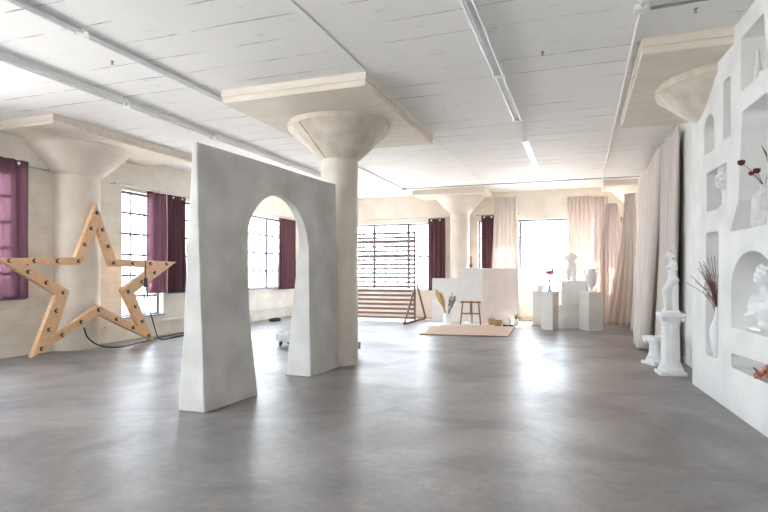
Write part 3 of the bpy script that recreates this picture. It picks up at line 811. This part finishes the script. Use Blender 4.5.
# ------------------------------------------------------------------ pedestals and pieces on them
def pedestal(x, y, s, h, rz, label, z=0, name='display_pedestal'):
    bm = bmesh.new(); box(bm, -s / 2, -s / 2, 0, s / 2, s / 2, h, bev=.006)
    o = link_mesh(name, bm, M['pedestal'], loc=(x, y, z), rotz=rz)
    return tag(o, label, 'pedestal')
pedestal(-1.03, 15.3, .40, .92, .05, 'white pedestal farthest left, half hidden, with the small bowl on it')
pedestal(-.726, 14.21, .315, .935, math.radians(65), 'slim white pedestal holding the bud vase of pink flowers')
pedestal(-.24, 14.92, .58, .60, 0, 'white display cube on the floor, lower of the two stacked cubes', name='display_cube')
pedestal(-.14, 14.90, .60, .60, -.10, 'white display cube stacked on top, carrying the headless torso', z=.601, name='display_cube')
pedestal(.235, 14.37, .40, .94, math.radians(33), 'white pedestal at the right end holding the two-handled urn')
bm = bmesh.new(); lathe(bm, [(.05, 0), (.085, .03), (.1, .1), (.1, .15), (.092, .15), (.085, .1), (.06, .03)], 28)
o = link_mesh('white_bowl', bm, M['ceramic'], smooth=50, loc=(-1.03, 15.24, .921)); tag(o, 'small white bowl on the farthest left pedestal', 'bowl')
bm = bmesh.new(); lathe(bm, [(.055, 0), (.06, .015), (.035, .05), (.045, .1), (.02, .16), (.022, .27), (.035, .31), (.03, .31), (.015, .2)], 20)
o = link_mesh('bud_vase', bm, M['glassblue'], smooth=50, loc=(-.735, 14.2, .936)); tag(o, 'slender blue-grey bud vase on the slim pedestal', 'vase')
fl = empty('pink_flowers', (-.735, 14.2, 1.2), label='pink and red flower sprigs in the bud vase', cat='flowers')
for k, (dx, dy, dz) in enumerate([(-.09, 0, .3), (-.05, .04, .22), (0, -.03, .24), (.04, .02, .3), (.06, -.02, .2), (.02, .03, .17), (-.03, -.03, .17), (.08, .02, .25)]):
    bm = bmesh.new(); tube(bm, [(0, 0, 0), (dx * .4, dy * .5, dz * .5), (dx, dy, dz)], .003, 5); st = link_mesh('stem', bm, M['leaf'], fl)
    bm = bmesh.new()
    for q in range(5):
        t = 2 * PI * q / 5; ball(bm, (dx + .028 * math.cos(t), dy + .028 * math.sin(t), dz), .028, (1, 1, .8), 8, 6)
    ball(bm, (dx, dy, dz + .015), .024, seg=8, ring=6); link_mesh('blossom', bm, M['pink'], st, 180)
# headless torso (about .78 m)
bm = bmesh.new()
C = lambda *a, **k: capsule(bm, *a, **k)
for s in (-1, 1):
    C((s * .066, 0, .055), (s * .070, 0, .26), .058, .074)            # thighs
    C((s * .060, .0, .28), (s * .050, 0, .37), .078, .066)              # hips
    C((s * .052, -.04, .555), (s * .048, -.05, .55), .043, .04)         # breasts
    C((s * .04, 0, .655), (s * .11, .0, .625), .05, .048)             # shoulders
C((-.118, 0, .62), (-.13, -.01, .55), .044, .04); C((.118, 0, .62), (.13, -.01, .58), .044, .042)
C((0, 0, .33), (-.008, 0, .46), .088, .068, flat=1.15); C((-.008, 0, .46), (0, 0, .59), .07, .088, flat=1.3)
C((.04, 0, .63), (-.04, 0, .63), .062, .062); C((0, 0, .68), (.01, 0, .715), .044, .038)
tr = remeshed('headless_torso', bm, M['marble'], .009, 4, loc=(-.235, 14.86, 1.203)); tag(tr, 'white female torso without head or arms on the top cube', 'sculpture')
# urn
ur = empty('two_handled_urn', (.24, 14.35, .941), .3, label='white ornamental urn with handles on the right pedestal', cat='urn')
bm = bmesh.new(); lathe(bm, [(.07, 0), (.075, .02), (.045, .05), (.04, .08), (.07, .14), (.115, .24), (.135, .34), (.125, .41), (.09, .45), (.085, .5), (.1, .55), (.11, .56), (.09, .55), (.07, .48), (.1, .36), (.06, .15)], 32, fn=lambda r, z, a: r * (1 + (.03 * math.cos(a * 12) if .1 < z < .42 else 0)))
link_mesh('urn_body', bm, M['marble'], ur, 60)
for s in (-1, 1):
    bm = bmesh.new(); tube(bm, spline([(s * .1, 0, .39), (s * .16, 0, .44), (s * .17, 0, .54), (s * .13, 0, .60), (s * .10, 0, .545)], 5), .016, 8); link_mesh('handle', bm, M['marble'], ur, 60)

# classical plinths + standing statue
def plinth(x, y, h, s, rz, label, fl=True):
    e = empty('fluted_plinth', (x, y, 0), rz, label=label, cat='plinth')
    k = s / .34
    bm = bmesh.new(); box(bm, -s / 2, -s / 2, 0, s / 2, s / 2, .05, bev=.006)
    lathe(bm, [(s * .47, .05), (s * .49, .07), (s * .46, .10), (s * .40, .115), (s * .42, .135), (s * .36, .17)], 40)
    link_mesh('base', bm, M['marble'], e, 40)
    bm = bmesh.new(); ht = .16 if h > .6 else .12
    lathe(bm, [(s * .37, .16), (s * .355, .19), (s * .34, h - ht)], 96, fn=lambda r, z, a: r * (1 - .07 * (1 - abs(math.sin(a * 9)) ** .5) * 1.6 if .17 < z else 1))
    link_mesh('fluted_shaft', bm, M['marble'], e, 60)
    bm = bmesh.new(); lathe(bm, [(s * .35, h - ht), (s * .38, h - ht + .02), (s * .36, h - ht + .03), (s * .44, h - .07), (s * .44, h - .05)], 40)
    for sx in (-1, 1):
        for sy in (-1, 1):
            tube(bm, [(sx * s * .36, sy * s * .43, h - .08), (sx * s * .36, sy * s * .26, h - .08)], .028 * k, 14)
    box(bm, -s * .46, -s * .46, h - .05, s * .46, s * .46, h, bev=.005)
    link_mesh('capital', bm, M['marble'], e, 40)
    return e
plinth(1.165, 8.47, .85, .335, .12, 'tall white fluted plinth carrying the standing statue')
plinth(1.10, 9.33, .43, .33, .5, 'short white fluted plinth on the floor behind the tall one')
bm = bmesh.new()
# standing nude in profile, facing -X, bent knee forward, drapery behind
box(bm, -.10, -.085, 0, .10, .085, .035)
C((.03, .03, .05), (.035, .035, .22), .030, .042); C((.035, .035, .22), (.035, .035, .42), .044, .062)     # standing leg
C((-.055, -.03, .05), (-.075, -.03, .27), .026, .036); C((-.078, -.03, .29), (.0, -.03, .43), .042, .058)     # forward leg
C((-.03, .03, .05), (-.04, .035, .047), .024, .018); C((-.06, -.03, .055), (-.095, -.03, .047), .022, .015)   # feet
C((.06, 0, .05), (.045, 0, .38), .042, .055); C((.02, .05, .06), (.03, .05, .40), .036, .042); C((-.02, .0, .06), (-.03, 0, .36), .03, .05)  # drapery
C((.045, .03, .45), (.045, -.03, .45), .058, .056); C((.01, 0, .44), (.02, 0, .47), .055, .05)                 # hips
C((.022, 0, .47), (.018, .0, .54), .056, .047); C((.018, 0, .54), (.015, 0, .63), .050, .058)                   # waist, ribs
for s in (-1, 1): C((-.025, s * .028, .625), (-.042, s * .03, .62), .027, .022)                                # breasts
C((.035, .045, .675), (.035, -.045, .675), .040, .040)                                                         # shoulders
C((.045, .075, .67), (.06, .08, .56), .026, .022); C((.045, -.072, .67), (.058, -.078, .60), .026, .022)       # arm stumps
C((.012, 0, .71), (-.012, 0, .75), .026, .024)                                                                # neck
C((-.03, 0, .79), (-.018, 0, .805), .038, .040); C((-.052, 0, .772), (-.055, 0, .768), .016, .013)             # head, chin
C((-.068, 0, .79), (-.064, 0, .80), .007, .006)                                                                # nose
C((.0, 0, .80), (.03, 0, .79), .036, .024); C((-.03, .0, .825), (.0, 0, .825), .026, .028)                      # hair knot
st = remeshed('standing_statue', bm, M['marble'], .006, 3, loc=(1.165, 8.47, .851), rotz=.05); tag(st, 'white armless standing nude statue on the tall fluted plinth', 'statue')

# ------------------------------------------------------------------ pieces in the niches
def nloc(Y, dep, z): p = npt(Y, dep, z); return (p.x, p.y, p.z)
# candle + small dish in the top niche
bm = bmesh.new(); lathe(bm, [(.036, 0), (.036, .16), (.02, .22), (.013, .25), (.013, .33), (.010, .34)], 20)
o = link_mesh('ivory_bottle', bm, M['candle'], smooth=50, loc=nloc(5.98, .10, 3.141)); tag(o, 'ivory bottle with thin neck in the highest niche', 'bottle')
bm = bmesh.new(); lathe(bm, [(.03, 0), (.045, .02), (.05, .05), (.045, .05), (.03, .02)], 20)
o = link_mesh('white_dish', bm, M['ceramic'], smooth=50, loc=nloc(5.72, .07, 3.141)); tag(o, 'little white dish beside the ivory bottle', 'dish')
# little finial in arched niche
bm = bmesh.new(); lathe(bm, [(.03, 0), (.04, .03), (.02, .07), (.012, .12), (.02, .15), (.006, .17)], 16)

def head_shapes(bm, k, ox=0, oz=0):
    """classical head facing -X, height about .26*k, base of neck at oz"""
    c = lambda a, b, ra, rb, **kw: capsule(bm, (a[0] * k + ox, a[1] * k, a[2] * k + oz), (b[0] * k + ox, b[1] * k, b[2] * k + oz), ra * k, rb * k, **kw)
    c((.02, 0, 0), (0, 0, .09), .056, .05)                # neck
    c((.0, 0, .19), (.02, 0, .2), .085, .088)             # skull
    c((-.035, 0, .13), (-.03, 0, .17), .052, .06)         # jaw / face
    c((-.075, 0, .105), (-.07, 0, .11), .02, .02)         # chin
    c((-.096, 0, .165), (-.084, 0, .20), .012, .010)      # nose
    c((-.088, .015, .133), (-.088, -.015, .133), .011, .011)   # lips
    for s in (-1, 1):
        c((-.078, s * .03, .205), (-.07, s * .045, .205), .013, .012)   # brow
        c((-.07, s * .04, .16), (-.06, s * .045, .165), .02, .02)        # cheek
        c((.005, s * .08, .165), (.01, s * .082, .185), .012, .014)      # ear
    for i in range(26):                                    # curls
        a = i * 2.399; h = .2 + .1 * (i / 26)
        rr = .088 * math.sqrt(max(.02, 1 - ((h - .2) / .11) ** 2)); x = .012 + rr * math.cos(a); y = rr * math.sin(a)
        if x < -.06 and h < .24: continue
        c((x, y, h), (x + .004, y, h + .006), .02, .018)
    for i in range(12):
        t = -1.9 + i * .345; c((.04 + .07 * math.cos(t), .07 * math.sin(t) * 1.1, .14), (.04 + .07 * math.cos(t), .075 * math.sin(t), .16), .02, .02)

bm = bmesh.new(); head_shapes(bm, 1.22, 0, .10)
capsule(bm, (.03, -.05, .085), (.03, .05, .085), .055, .055); lathe(bm, [(.075, 0), (.08, .02), (.05, .045), (.05, .09)], 24)
o = remeshed('small_bust', bm, M['marble'], .008, 2, loc=nloc(6.85, .105, 2.102), rotz=.1); tag(o, 'small white curly-haired head bust in the square niche', 'bust')
o.rotation_euler.z = .35
# large bust
bm = bmesh.new(); head_shapes(bm, .92, 0, .345)
cc = lambda *a, **k: capsule(bm, *a, **k)
cc((.01, -.15, .27), (.01, .15, .27), .068, .068); cc((-.015, -.08, .22), (-.015, .08, .22), .085, .085)
cc((0, -.1, .18), (0, .1, .18), .07, .07); cc((-.01, 0, .15), (0, 0, .22), .06, .09)
cc((.01, -.18, .25), (.02, -.19, .17), .055, .045); cc((.01, .18, .25), (.02, .19, .17), .055, .045)
for i in range(6):      # drapery folds
    y0 = -.16 + i * .03; cc((-.03 - .01 * (i % 2), y0, .31 - i * .008), (-.09, y0 + .17, .15 - i * .004), .016, .014)
cc((0, -.1, .34), (-.04, -.17, .24), .03, .03)
lathe(bm, [(.085, 0), (.09, .02), (.085, .035), (.05, .05), (.048, .09), (.065, .115), (.07, .135)], 28)
box(bm, -.09, -.09, 0, .09, .09, .03)
o = remeshed('large_bust', bm, M['marble'], .008, 2, loc=nloc(6.03, .17, .857), rotz=.25); tag(o, 'large white classical draped bust in the arched niche', 'bust')
# textured vase
bm = bmesh.new(); lathe(bm, [(.085, 0), (.1, .02), (.105, .1), (.105, .28), (.09, .36), (.05, .41), (.035, .43), (.035, .47), (.028, .47), (.03, .4)], 64,
    fn=lambda r, z, a: r * (1 + (.10 * noise.noise(Vector((math.cos(a) * 3, math.sin(a) * 3, z * 28))) + .035 * math.sin(z * 150) if z < .39 else 0)))
bmesh.ops.subdivide_edges(bm, edges=bm.edges[:], cuts=1)
o = link_mesh('textured_vase', bm, M['rough_ceramic'], smooth=180, loc=nloc(5.85, .11, 1.816)); tag(o, 'chalky knobbly white vase in the tall polygonal niche', 'vase')
o.scale = (1, 1, .83)
pd = empty('dried_pods', nloc(5.85, .11, 2.19), label='dark dried seed heads and curved brown leaf in the textured vase', cat='dried flowers')
def stalk(pts, r, head=None, hr=.03, mat='poppy'):
    bm = bmesh.new(); tube(bm, spline(pts, 6), r, 6); s = link_mesh('stalk', bm, M['twig'], pd, 60)
    if head:
        bm = bmesh.new(); ball(bm, head, hr, (1, 1, .85), 14, 8)
        for q in range(9):
            t = 2 * PI * q / 9; ball(bm, Vector(head) + Vector((hr * .75 * math.cos(t), hr * .75 * math.sin(t), hr * .4)), hr * .3, seg=6, ring=4)
        link_mesh('seed_head', bm, M[mat], s, 180)
stalk([(0, 0, -.02), (-.06, .02, .10), (-.17, .06, .235)], .003, (-.17, .06, .235), .032)
stalk([(0, 0, -.02), (-.03, .0, .06), (-.06, .01, .145)], .003, (-.06, .01, .145), .03)
stalk([(0, 0, -.02), (-.05, .0, .06), (-.10, .02, .125)], .003, (-.10, .02, .125), .024)
bm = bmesh.new(); tube(bm, spline([(0, 0, 0), (.02, -.01, .12), (.015, -.02, .25), (-.03, -.01, .37)], 6), [.006] * 4 + [.012] * 4 + [.019] * 4 + [.016] * 3 + [.012, .01, .006, .002][:4], 8, flat=.4)
link_mesh('curved_leaf', bm, M['twig'], pd, 180)
# tall niche vase with branches
bm = bmesh.new(); lathe(bm, [(.03, 0), (.035, .01), (.06, .12), (.074, .24), (.066, .33), (.036, .41), (.024, .45), (.022, .53), (.026, .55), (.02, .55), (.018, .45)], 32)
o = link_mesh('tall_vase', bm, M['ceramic'], smooth=60, loc=nloc(6.97, .04, .474)); tag(o, 'tall slim white vase with narrow neck in the long niche', 'vase')
br = empty('bare_branches', nloc(6.97, .04, 1.0), label='reddish bare twigs spreading from the tall niche vase', cat='branches')
for k in range(22):
    dx = R.uniform(-.30, .02) if k % 2 else R.uniform(-.14, .03); dy = R.uniform(-.10, .12); h = R.uniform(.32, .64) * (1 - abs(dx) * 1.0)
    bm = bmesh.new(); pts = spline([(0, 0, -.1), (dx * .3, dy * .3, h * .45), (dx, dy, h)], 4)
    tube(bm, pts, .003, 5)
    for q in range(3):
        p = pts[3 + q]; tube(bm, [p, p + Vector((R.uniform(-.09, .04), R.uniform(-.05, .05), R.uniform(.03, .10)))], .0018, 4)
    link_mesh('twig', bm, M['twig'], br)
# dried roses in slot
dr = empty('dried_roses', nloc(5.68, .05, .472), label='bunch of dried red roses lying in the low slot niche', cat='dried flowers')
for k, (dy, dz, dx, r) in enumerate([(.0, .05, 0, .04), (-.07, .055, -.02, .042), (-.13, .05, .02, .04), (.05, .035, .01, .03), (-.04, .10, .01, .033), (-.1, .105, 0, .036), (-.19, .06, -.01, .042), (.02, .03, -.05, .03), (-.08, .025, -.07, .03)]):
    bm = bmesh.new(); dx += .0
    for q in range(12):
        t = q * 2.4; rr = r * (.2 + .07 * q); rot = Matrix.Rotation(t, 3, 'Z')
        ball(bm, (dx + rr * .8 * math.cos(t), dy + rr * .8 * math.sin(t), dz + r * .3 * math.cos(q)), r * .5, (1, .5, 1), 7, 5, rot)
    link_mesh('rose_head', bm, M['dried'], dr, 180)
for k in range(5):
    bm = bmesh.new(); tube(bm, [(R.uniform(-.02, .02), .0, .03), (R.uniform(-.03, .03), .22, .02 + .01 * k)], .004, 5); link_mesh('stem', bm, M['twig'], dr)

# ------------------------------------------------------------------ dolly and bag
p0 = Vector((-5.58, 9.3, 0)); p1 = Vector((-3.70, 8.45, 0)); dv = p1 - p0; ang = math.atan2(dv.y, dv.x); L = dv.length
dl = empty('wheeled_platform', ((p0.x + p1.x) / 2, (p0.y + p1.y) / 2, 0), ang, label='low pale grey platform on castors behind arch and column', cat='dolly')
bm = bmesh.new(); box(bm, -L / 2, 0, .09, L / 2, .32, .22, bev=.006); link_mesh('platform', bm, M['grey'], dl)
bm = bmesh.new(); box(bm, -L / 2 + .18, .06, .221, -L / 2 + .34, .26, .27, bev=.004); link_mesh('corner_block', bm, M['foam'], dl)
for sx in (-1, 1):
    for yy in (.06, .26):
        bm = bmesh.new(); x = sx * (L / 2 - .08); tube(bm, [(x, yy - .015, .04), (x, yy + .015, .04)], .04, 18); w = link_mesh('castor', bm, M['rubber'], dl, 50)
        bm = bmesh.new(); box(bm, x - .02, yy - .025, .04, x + .02, yy - .018, .09); box(bm, x - .02, yy + .018, .04, x + .02, yy + .025, .09); box(bm, x - .025, yy - .025, .08, x + .025, yy + .025, .091); link_mesh('fork', bm, M['metal'], w)
bm = bmesh.new()
prof = [(.0, 0)]
for k in range(5):
    capsule(bm, (-.25 + .07 * k, R.uniform(-.06, .06), .05), (-.2 + .07 * k, R.uniform(-.08, .08), .055 + .02 * math.sin(k)), .05, .05)
o = remeshed('dark_bundle', bm, M['black'], .015, 2, loc=(-8.25, 13.9, 0), rotz=1.2); tag(o, 'dark cloth bundle on the floor by the wall, seen through the arch', 'bag')

# ------------------------------------------------------------------ ceiling services
def fixture(x, y0, y1, label, lit=False, w=.10, z=H, two=True, hgt=.05, name='fluorescent_fixture', group=None):
    e = empty(name, (x, (y0 + y1) / 2, z), label=label, cat='ceiling light', group=group)
    l = (y1 - y0) / 2
    bm = bmesh.new(); box(bm, -w * .32, -l, -hgt, w * .32, l, -.001, bev=.004); link_mesh('housing', bm, M['steelwhite'], e)
    for s in ((-1, 1) if two else (0,)):
        bm = bmesh.new(); tube(bm, [(s * w * .42, -l + .03, -hgt - .022), (s * w * .42, l - .03, -hgt - .022)], .017, 10)
        link_mesh('tube', bm, M['tube_lit'] if lit else M['tube'], e, 50)
    for s in (-1, 1):
        bm = bmesh.new(); y = s * (l - .02); box(bm, -w * .62, y - .018, -hgt - .045, w * .62, y + .018, -hgt + .004); link_mesh('lampholder', bm, M['steelwhite'], e)
    return e
fixture(-.93, 4.25, 6.66, 'nearest unlit twin-tube ceiling light, cut off by the top picture edge', w=.115)
fixture(-.93, 6.70, 8.75, 'unlit twin-tube ceiling light in the middle of the ceiling', w=.115)
fixture(-.95, 10.1, 14.2, 'lit fluorescent ceiling light nearest the far windows', True, w=.09)
for i, (a, b, lab) in enumerate([(1.2, 3.6, 'long ceiling light of the left row, out at the left picture edge'),
        (3.65, 6.0, 'first unlit ceiling light of the left row seen from the left picture edge'), (6.05, 8.0, 'unlit ceiling light of the left row above the star'),
        (8.05, 10.6, 'unlit ceiling light of the left row just left of the arch top'), (10.65, 14.0, 'farthest unlit ceiling light of the left row, behind the column')]):
    fixture(-6.03, a, b, lab, w=.10, hgt=.07, two=False)
for a, b, lab in [(1.6, 4.15, 'slim double ceiling strip left of the middle, cut by the top edge'), (4.2, 6.9, 'slim double ceiling strip left of the column slab')]:
    fixture(-4.73, a, b, lab, w=.07, hgt=.012)
def conduit(pts, label, mat='conduit_w', r=.014, boxes=()):
    o = tube_obj('conduit_pipe', pts, r, M[mat], origin=pts[0]); tag(o, label, 'conduit')
    for b in boxes:
        bm = bmesh.new(); q = Vector(b) - Vector(pts[0]); box(bm, q.x - .06, q.y - .06, q.z - .035, q.x + .06, q.y + .06, q.z + .02, bev=.005); link_mesh('junction_box', bm, M[mat], o)
zc = H - .022
conduit([(.52, YF + .1, zc), (.52, 15.07, zc)], 'white conduit pipe running along the right side of the ceiling', r=.018, boxes=[(.52, 5.52, zc)])
conduit([(.60, 5.56, zc), (1.3, 5.52, zc)], 'dark conduit running from junction box to the niche wall', 'conduit_g', .014)
conduit([(-4.9, 15.12, zc), (1.45, 15.12, zc)], 'thin grey conduit crossing the ceiling near the far wall', 'conduit_g', .012)
conduit([(-.94, 8.78, zc), (-.94, 10.08, zc)], 'short pipe joining the unlit and lit middle ceiling lights', 'conduit_w', .012)
conduit([(-4.8, 6.95, zc), (-4.8, 15.6, zc)], 'grey conduit continuing from the slim strip to the far wall', 'conduit_g', .012, boxes=[(-4.8, 15.1, zc)])
conduit([(-2.44, 2.5, H - .004), (-2.44, 6.15, H - .004)], 'thin raised seam in the ceiling leading to the column slab', 'conduit_w', .006)
conduit([(-2.5, 9.5, H - .004), (-2.5, 15.05, H - .004)], 'thin raised seam in the ceiling between column slab and far wall', 'conduit_w', .006)
def sprinkler(x, y, label):
    bm = bmesh.new(); lathe(bm, [(.02, H - .001), (.02, H - .008), (.008, H - .01), (.008, H - .035), (.016, H - .037), (.016, H - .04)], 12)
    for v in bm.verts: v.co.z -= H
    o = link_mesh('sprinkler_head', bm, M['conduit_g'], loc=(x, y, H), smooth=40); tag(o, label, 'sprinkler')
sprinkler(1.0, 5.75, 'small sprinkler head on the ceiling above the niche wall corner')
sprinkler(-5.1, 4.9, 'small sprinkler head on the ceiling left of the slim double strip')
sprinkler(-.4, 6.3, 'small sprinkler head right of the twin-tube ceiling light')

# ------------------------------------------------------------------ outside
bm = bmesh.new(); box(bm, -60, -60, -4.2, 60, 60, -4.0)
tag(link_mesh('street_ground', bm, pbr('pale_asphalt', (.5, .5, .5), .9)), 'pale ground outside far below the windows', kind='structure')
bm = bmesh.new()
for (y0, y1, h) in [(8, 14, -1.2), (15, 22, -.2), (23, 32, .9), (33, 44, .2), (-8, 6, -.5)]:
    box(bm, -40, y0, -4, -32, y1, h)
tag(link_mesh('distant_roofline', bm, pbr('hazy_facade', (.55, .52, .52), .9)), 'pale low buildings far outside the left windows', 'building')

# ------------------------------------------------------------------ light
w = bpy.data.worlds.new('World'); bpy.context.scene.world = w; w.use_nodes = True
nt = w.node_tree; nt.nodes.clear(); wo = nt.nodes.new('ShaderNodeOutputWorld'); bg = nt.nodes.new('ShaderNodeBackground')
tc = nt.nodes.new('ShaderNodeTexCoord'); sp = nt.nodes.new('ShaderNodeSeparateXYZ'); cr = nt.nodes.new('ShaderNodeValToRGB')
cr.color_ramp.elements[0].position = 0; cr.color_ramp.elements[0].color = (.93, .955, 1.0, 1)
cr.color_ramp.elements[1].position = .6; cr.color_ramp.elements[1].color = (.78, .89, 1.0, 1)
nt.links.new(tc.outputs['Generated'], sp.inputs[0]); nt.links.new(sp.outputs[2], cr.inputs[0]); nt.links.new(cr.outputs[0], bg.inputs[0])
bg.inputs[1].default_value = 5.0
nt.links.new(bg.outputs[0], wo.inputs[0])
sun = bpy.data.lights.new('sun', 'SUN'); sun.energy = 22; sun.angle = math.radians(1.5); sun.color = (1, .86, .72)
so2 = bpy.data.objects.new('sun', sun); COL.objects.link(so2)
d = Vector((-.12, -1, -1.35)).normalized(); so2.rotation_euler = d.to_track_quat('-Z', 'Y').to_euler(); so2.location = (0, 30, 30)
def portal(name, loc, rot, sx, sy):
    l = bpy.data.lights.new(name, 'AREA'); l.shape = 'RECTANGLE'; l.size = sx; l.size_y = sy; l.cycles.is_portal = True
    o = bpy.data.objects.new(name, l); COL.objects.link(o); o.location = loc; o.rotation_euler = rot
for (u0, u1, z0, z1) in LW: portal('window_portal', (XL - .33, (u0 + u1) / 2, (z0 + z1) / 2), (PI / 2, 0, -PI / 2), u1 - u0, z1 - z0)
for (u0, u1, z0, z1) in BW: portal('window_portal', ((u0 + u1) / 2, YB + .33, (z0 + z1) / 2), (-PI / 2, 0, 0), u1 - u0, z1 - z0)
for (u0, u1, z0, z1) in FW: portal('window_portal', ((u0 + u1) / 2, YF - .33, (z0 + z1) / 2), (PI / 2, 0, 0), u1 - u0, z1 - z0)

# ------------------------------------------------------------------ camera and view
cam = bpy.data.cameras.new('camera'); co = bpy.data.objects.new('camera', cam); COL.objects.link(co)
co.location = (0, 0, 1.4); co.rotation_euler = (PI / 2, 0, math.radians(19.77))
cam.sensor_width = 36; cam.lens = 548 / 768 * 36; cam.shift_y = 17 / 768; cam.clip_start = .05; cam.clip_end = 300
sc = bpy.context.scene; sc.camera = co
sc.view_settings.view_transform = 'Standard'; sc.view_settings.look = 'None'; sc.view_settings.gamma = 1; sc.view_settings.use_curve_mapping = False
sc.view_settings.exposure = 1.9
cy = sc.cycles
cy.max_bounces = 14; cy.diffuse_bounces = 9; cy.transparent_max_bounces = 16; cy.use_denoising = True
cy.sample_clamp_indirect = 8; cy.caustics_reflective = False; cy.caustics_refractive = False

# repeats of one kind share a group phrase
GROUPS = dict(plum_curtain='plum curtains at the windows', linen_curtain='pale linen curtains', mushroom_column='mushroom columns of the room',
              display_pedestal='white display pedestals', display_cube='stacked white display cubes', fluorescent_fixture='ceiling lights',
              sprinkler_head='ceiling sprinkler heads', curtain_rod='curtain rods', fluted_plinth='fluted plinths', wicker_basket='wicker baskets',
              conduit_pipe='ceiling conduits')
for ob in bpy.data.objects:
    if ob.parent is None and ob.name.split('.')[0] in GROUPS: ob['group'] = GROUPS[ob.name.split('.')[0]]
